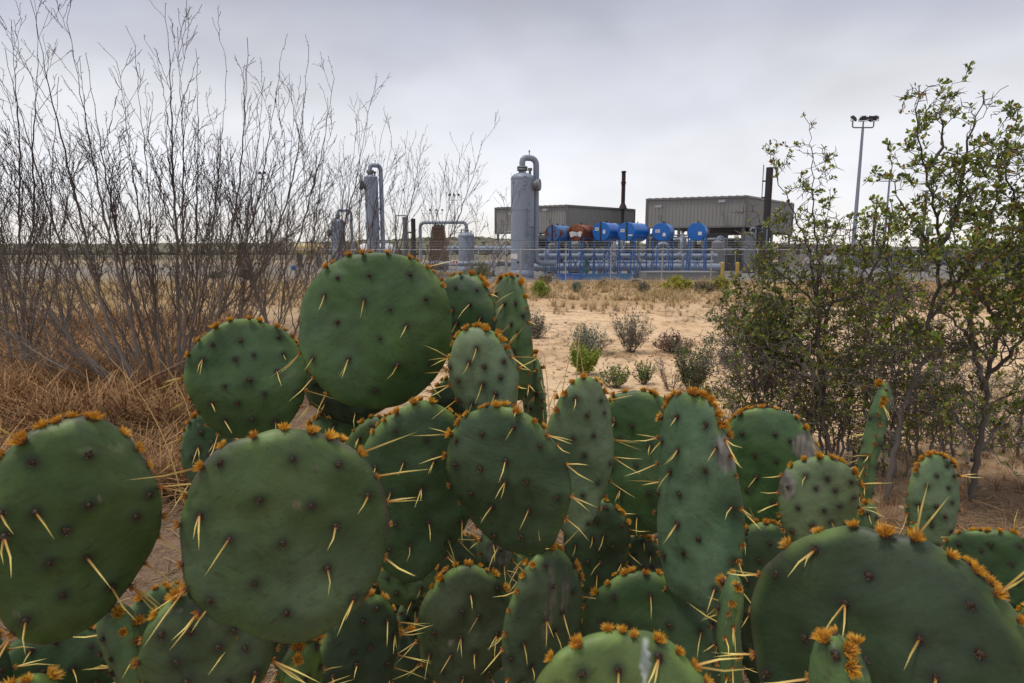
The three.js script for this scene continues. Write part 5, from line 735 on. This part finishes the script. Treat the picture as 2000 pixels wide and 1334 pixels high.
thornBush('grey twiggy thorny thicket low in front of the tan buildings', 1600, 900, 4.8, thicket(9, 1440, 1740, 14, 890, 540, 740), { seed: 56, leaf: 0.13, leafMix: [0, 1, 2, 2], dark: 1.15, prob: [0.72, 0.5, 0.3], singles: 60 });
thornBush('wiry thorny shrub filling the space under the tallest light mast', 1690, 930, 4.45, thicket(11, 1570, 1800, 11, 930, 390, 540), { seed: 57, leaf: 0.24, leafMix: [0, 1, 1, 2], prob: [0.75, 0.5, 0.3], singles: 100 });

// ------------------------------------------------------------------ small desert bushes on the sand
function smallBush(label, px, py, wpx, hpx, o) {
  const B = gnd(px, py), z = -B.z, m = z / F, R = rng(px * 7 + py), W = wpx * m / 2, H = hpx * m * 1.03, root = thing(o.name ?? 'desert_bush', label, 'bush', B.clone().setY(relief(B.x, z))), T = new Tubes(true), lv = [], n = o.n ?? 46, bc = o.bark ?? [0.13, 0.10, 0.085];
  const rr = Math.max(0.0025, m * 0.21);
  for (let k = 0; k < n; k++) {
    const a = R() * 6.283, e = Math.sqrt(R()), tip = V(Math.cos(a) * W * e * (0.75 + R() * 0.35), H * (o.dome ? Math.sqrt(Math.max(0.05, 1 - e * e * 0.9)) * (0.65 + 0.4 * R()) : 0.45 + R() * 0.6), Math.sin(a) * W * e * 0.8), P = [], Q = [], N = 7, s0 = V(Math.cos(a) * W * 0.1 * e, 0, Math.sin(a) * W * 0.1);
    for (let i = 0; i <= N; i++) { const f = i / N; P.push(V(lerp(s0.x, tip.x, f ** 0.8) + (R() - 0.5) * W * 0.14, Math.max(0, lerp(0, tip.y, f ** 1.1)), lerp(s0.z, tip.z, f ** 0.8) + (R() - 0.5) * W * 0.14)); Q.push(lerp(rr * 1.5, rr * 0.6, f)); }
    T.tube(P, Q, 3, bc);
    for (let i = 2; i <= N; i++) for (let j = 0; j < 2; j++) { const d = rnd3(R).addScaledVector(UPV, 0.5).normalize(), l = H * (0.10 + R() * 0.18), [p, q] = wander(R, P[i], d, l, rr * 0.7, rr * 0.5, { seg: l / 3, up: 0.1, wild: 0.4, kink: 0.1 }); T.tube(p, q, 3, bc); for (const w of p) for (let u = 0; u < (o.lf ?? 1); u++) if (R() < (o.leaf ?? 0.6)) { const ld = rnd3(R).addScaledVector(UPV, 0.3), c = o.cols[R() * o.cols.length | 0]; lv.push(leafAt(R, w.clone().addScaledVector(rnd3(R), H * 0.05), ld, (o.ls ?? 4.2) * m * (0.6 + R() * 0.8), c, B)); } }
  }
  mesh('twigs', T.geo(), bark, root).userData.kind = 'stuff'; if (lv.length) putLeaves(root, lv, 0);
  return root;
}
const LIME = [[0.25, 0.33, 0.025], [0.18, 0.27, 0.025], [0.30, 0.36, 0.035]], YEL = [[0.42, 0.40, 0.03], [0.31, 0.34, 0.03], [0.46, 0.40, 0.05]], SAGE = [[0.25, 0.28, 0.19], [0.19, 0.22, 0.14], [0.31, 0.33, 0.24]], GREYB = [[0.26, 0.22, 0.18], [0.19, 0.185, 0.12], [0.17, 0.19, 0.10]], BRN = [[0.23, 0.14, 0.09], [0.17, 0.12, 0.08], [0.29, 0.20, 0.14]], DKG = [[0.11, 0.15, 0.05], [0.075, 0.11, 0.035], [0.15, 0.18, 0.07]];
smallBush('grey twiggy upright bush standing alone in the middle of the sand', 1232, 690, 84, 72, { cols: GREYB, leaf: 0.45, n: 50, bark: [0.17, 0.14, 0.12] });
smallBush('sage green bush spreading left of the grey twiggy one', 1150, 692, 100, 58, { cols: SAGE, leaf: 0.7, dome: true });
smallBush('bright lime green bush in front of the sage one', 1142, 730, 66, 46, { cols: LIME, leaf: 0.95, lf: 2, n: 36, ls: 5, bark: [0.19, 0.19, 0.06] });
smallBush('low olive green sprig lying on the sand, left of a pair', 1200, 758, 84, 46, { cols: DKG.concat(LIME), leaf: 0.7, n: 30, dome: true });
smallBush('low olive green sprig lying on the sand, right of a pair', 1258, 752, 56, 38, { cols: DKG.concat(LIME), leaf: 0.6, n: 24 });
smallBush('dark green bush with upright dense sprigs in front of the sand', 1352, 768, 86, 92, { cols: DKG, leaf: 0.9, lf: 2, n: 44, ls: 4 });
smallBush('bare grey sprig left of the dark green bush', 1312, 764, 90, 76, { cols: BRN, leaf: 0.05, n: 14 });
smallBush('brown leafless tangle between the grey bush and the thorny bush', 1312, 688, 90, 38, { cols: BRN, leaf: 0.6, dome: true });
smallBush('low grey tangle at the foot of the dark thorny bush', 1422, 710, 74, 36, { cols: GREYB, leaf: 0.35, dome: true, bark: [0.19, 0.16, 0.14] });
smallBush('grey tangle at the edge of the tall narrow cactus pad', 1048, 660, 50, 48, { cols: GREYB, leaf: 0.3, dome: true, bark: [0.19, 0.16, 0.14] });
smallBush('bright green round bush on the dry grass before the tall vessel', 1055, 581, 38, 28, { cols: LIME, leaf: 0.9, lf: 2, dome: true, ls: 3.8, bark: [0.17, 0.18, 0.06] });
smallBush('small sage grey round bush in front of the blue basins', 1126, 571, 28, 16, { cols: SAGE, leaf: 0.9, lf: 2, dome: true, ls: 3 });
smallBush('yellow green bush against the fence below the fifth tank', 1322, 571, 66, 28, { cols: YEL, leaf: 0.8, lf: 2, dome: true, ls: 3.5 });
smallBush('olive brown bush beside the yellow green one at the fence', 1372, 574, 60, 22, { cols: BRN.concat(DKG), leaf: 0.8, dome: true, ls: 3 });
smallBush('yellow green sprig at the left end of the thorny bush by the fence', 1406, 568, 44, 26, { cols: YEL, leaf: 0.7, dome: true, ls: 3.5 });
smallBush('leafy green bush before the gate of the fence', 934, 553, 64, 42, { cols: [[0.15, 0.19, 0.04], [0.11, 0.14, 0.03], [0.20, 0.22, 0.06]], leaf: 0.6, dome: true, ls: 3.2 });
smallBush('small dull grey bush in the dry grass left of the yellow bush', 1257, 573, 26, 20, { cols: GREYB, leaf: 0.6, dome: true, ls: 3 });
smallBush('dark small bush at the foot of the fence under the third tank', 1178, 562, 24, 12, { cols: BRN, leaf: 0.6, dome: true, ls: 3 });
smallBush('brown green low bush beside the spill basin', 1243, 559, 26, 10, { cols: BRN, leaf: 0.7, dome: true, ls: 3 });
smallBush('tan olive tangle at the base of the tall vessel', 1066, 556, 36, 20, { cols: GREYB, leaf: 0.5, dome: true, ls: 3 });
smallBush('olive bush seen through the bare stems at mid left', 485, 545, 50, 16, { cols: DKG, leaf: 0.8, dome: true, ls: 3 });
smallBush('small olive bush beyond the bare stems left of the marker post', 425, 545, 36, 12, { cols: DKG, leaf: 0.8, dome: true, ls: 3 });
smallBush('yellowish dry bush between the right shrub stems', 1720, 585, 110, 40, { cols: [[0.24, 0.20, 0.06], [0.16, 0.13, 0.06]], leaf: 0.6, dome: true, ls: 3 });
smallBush('green leafy bush at the left edge under the bare stems', 12, 660, 50, 40, { cols: LIME, leaf: 0.7, dome: true, ls: 4 });

// ------------------------------------------------------------------ dry grass
const blades = (seed, n, lean, w) => { const R = rng(seed), P = [], C = [], I = []; for (let k = 0; k < n; k++) { const a = R() * 6.283, q = R() * 0.16, o = V(Math.cos(a) * q, 0, Math.sin(a) * q), h = 0.45 + R() * 0.6, l = lean * (0.3 + R()), b = Math.cos(a + R()), c = Math.sin(a + R()), s = V(-c, 0, b), v = 0.65 + R() * 0.6, n0 = P.length / 3; for (let i = 0; i <= 4; i++) { const f = i / 4, x = o.x + b * l * f * f, y = h * (f - 0.28 * l * f * f), z = o.z + c * l * f * f, ww = w * (1 - f * 0.85); P.push(x + s.x * ww, y, z + s.z * ww, x - s.x * ww, y, z - s.z * ww); const t = v * lerp(0.6, 1.1, f); C.push(t, t * 0.98, t * 0.94, t, t * 0.98, t * 0.94); if (i) { const m = n0 + i * 2; I.push(m - 2, m - 1, m, m - 1, m + 1, m); } } } return fromPCI(P, C, I); };
const grassMat = new THREE.MeshStandardMaterial({ vertexColors: true, roughness: 0.9, side: THREE.DoubleSide });
{
  const R = rng(61), tint = (p, i) => { const v = 0.7 + R() * 0.5; return mix3([0.20, 0.10, 0.040], [0.50, 0.30, 0.135], R() ** 1.3).map((x) => x * v); };
  [[1, 0.9], [2, 0.55], [3, 1.3]].forEach(([s, l]) => scatter('dry_grass', 'thick dry brown grass round the feet of the bare bushes', blades(s, 20, l, 0.017), grassMat, 1500, () => {
    const z = 4.0 + 11 * R() ** 1.4, px = -150 + R() * 640, x = xat(px, z, 0), d = litter(x, z); if (R() > d * 1.1 - 0.1 || noise(x * 0.8, z * 0.8, s) < -0.30) return null;
    return { x, y: -0.01, z: -z, s: (0.25 + R() * 0.36) * (z < 5 ? 0.7 : 1), ry: R() * 6.28, rx: (R() - 0.5) * 0.6, rz: (R() - 0.5) * 0.6 };
  }, tint));
  scatter('dry_grass', 'pale dry grass band between the sand and the fence', blades(5, 22, 0.7, 0.012), grassMat, 9500, () => {
    const z = 15.5 + R() * 16.5, x = xat(-100 + R() * 2200, z, 0), n = fbm(x * 0.22, z * 0.5, 6, 3), band = sst(z, 15, 21); if (R() > band * (0.72 + n * 2.8)) return null;
    return { x, y: -0.01, z: -z, s: 0.22 + R() * R() * 0.46, sy: 0.9, ry: R() * 6.28 };
  }, () => { const v = 0.75 + R() * 0.5; return mix3([0.34, 0.23, 0.10], [0.54, 0.42, 0.22], R()).map((x) => x * v); });
  scatter('weeds', 'tiny grey green weeds dotted over the bare sand', blades(7, 16, 1.2, 0.02), grassMat, 4200, () => {
    const z = 6 + R() * 13, x = xat(900 + R() * 1100, z, 0); if (fbm(x * 0.5, z * 0.5, 8, 3) < 0.02) return null;
    return { x, y: relief(x, z) - 0.01, z: -z, s: 0.05 + R() ** 2 * 0.16, sy: 0.7, ry: R() * 6.28 };
  }, () => { const v = 0.7 + R() * 0.5; return (R() < 0.5 ? [0.34, 0.27, 0.14] : [0.24, 0.22, 0.11]).map((x) => x * v); });
  scatter('dry_grass', 'dry brown grass and straw under the right shrubs', blades(8, 20, 1.2, 0.006), grassMat, 900, () => {
    const z = 2.6 + R() * 4.5, x = xat(1350 + R() * 800, z, 0); if (R() > 0.75) return null;
    return { x, y: relief(x, z) - 0.01, z: -z, s: 0.10 + R() * 0.16, ry: R() * 6.28 };
  }, tint);
}
function stalks(label, list, d) { const p0 = atd(list[0][0], list[0][1], d), root = thing('grass_stalks', label, 'grass', V(p0.x, 0, p0.z)); list.forEach(([x0, y0, x1, y1, c = 0.1]) => { const A = atd(x0, y0, d).sub(root.position), E = atd(x1, y1, d + 0.1).sub(root.position), Mm = A.clone().lerp(E, 0.6); Mm.x -= c * (E.x - A.x) + 0.0; const cu = new THREE.QuadraticBezierCurve3(A, Mm, E), P = cu.getPoints(10); P.unshift(V(A.x * 0.5, 0, A.z)); mk('stalk', new Tubes(true).tube(P, P.map((_, k) => lerp(0.0032, 0.0012, k / 11)), 5, [0.46, 0.31, 0.11]), bark, root); }); }
stalks('thin pale dry stalks rising beside the pale oblong pad', [[1075, 860, 1062, 690, 0.4], [1090, 860, 1140, 630, 0.5], [1120, 850, 1135, 625, 0.2], [1060, 870, 1105, 730, 0.5], [1150, 850, 1128, 660, 0.4], [1085, 850, 1082, 760, 0.3]], 2.6);
stalks('curved dry stalks arching over the left round pad', [[430, 900, 425, 620, 0.2], [400, 900, 460, 590, 1.4], [380, 900, 310, 700, 0.5], [350, 950, 215, 700, 0.3]], 3.2);

renderer.render(scene, camera);
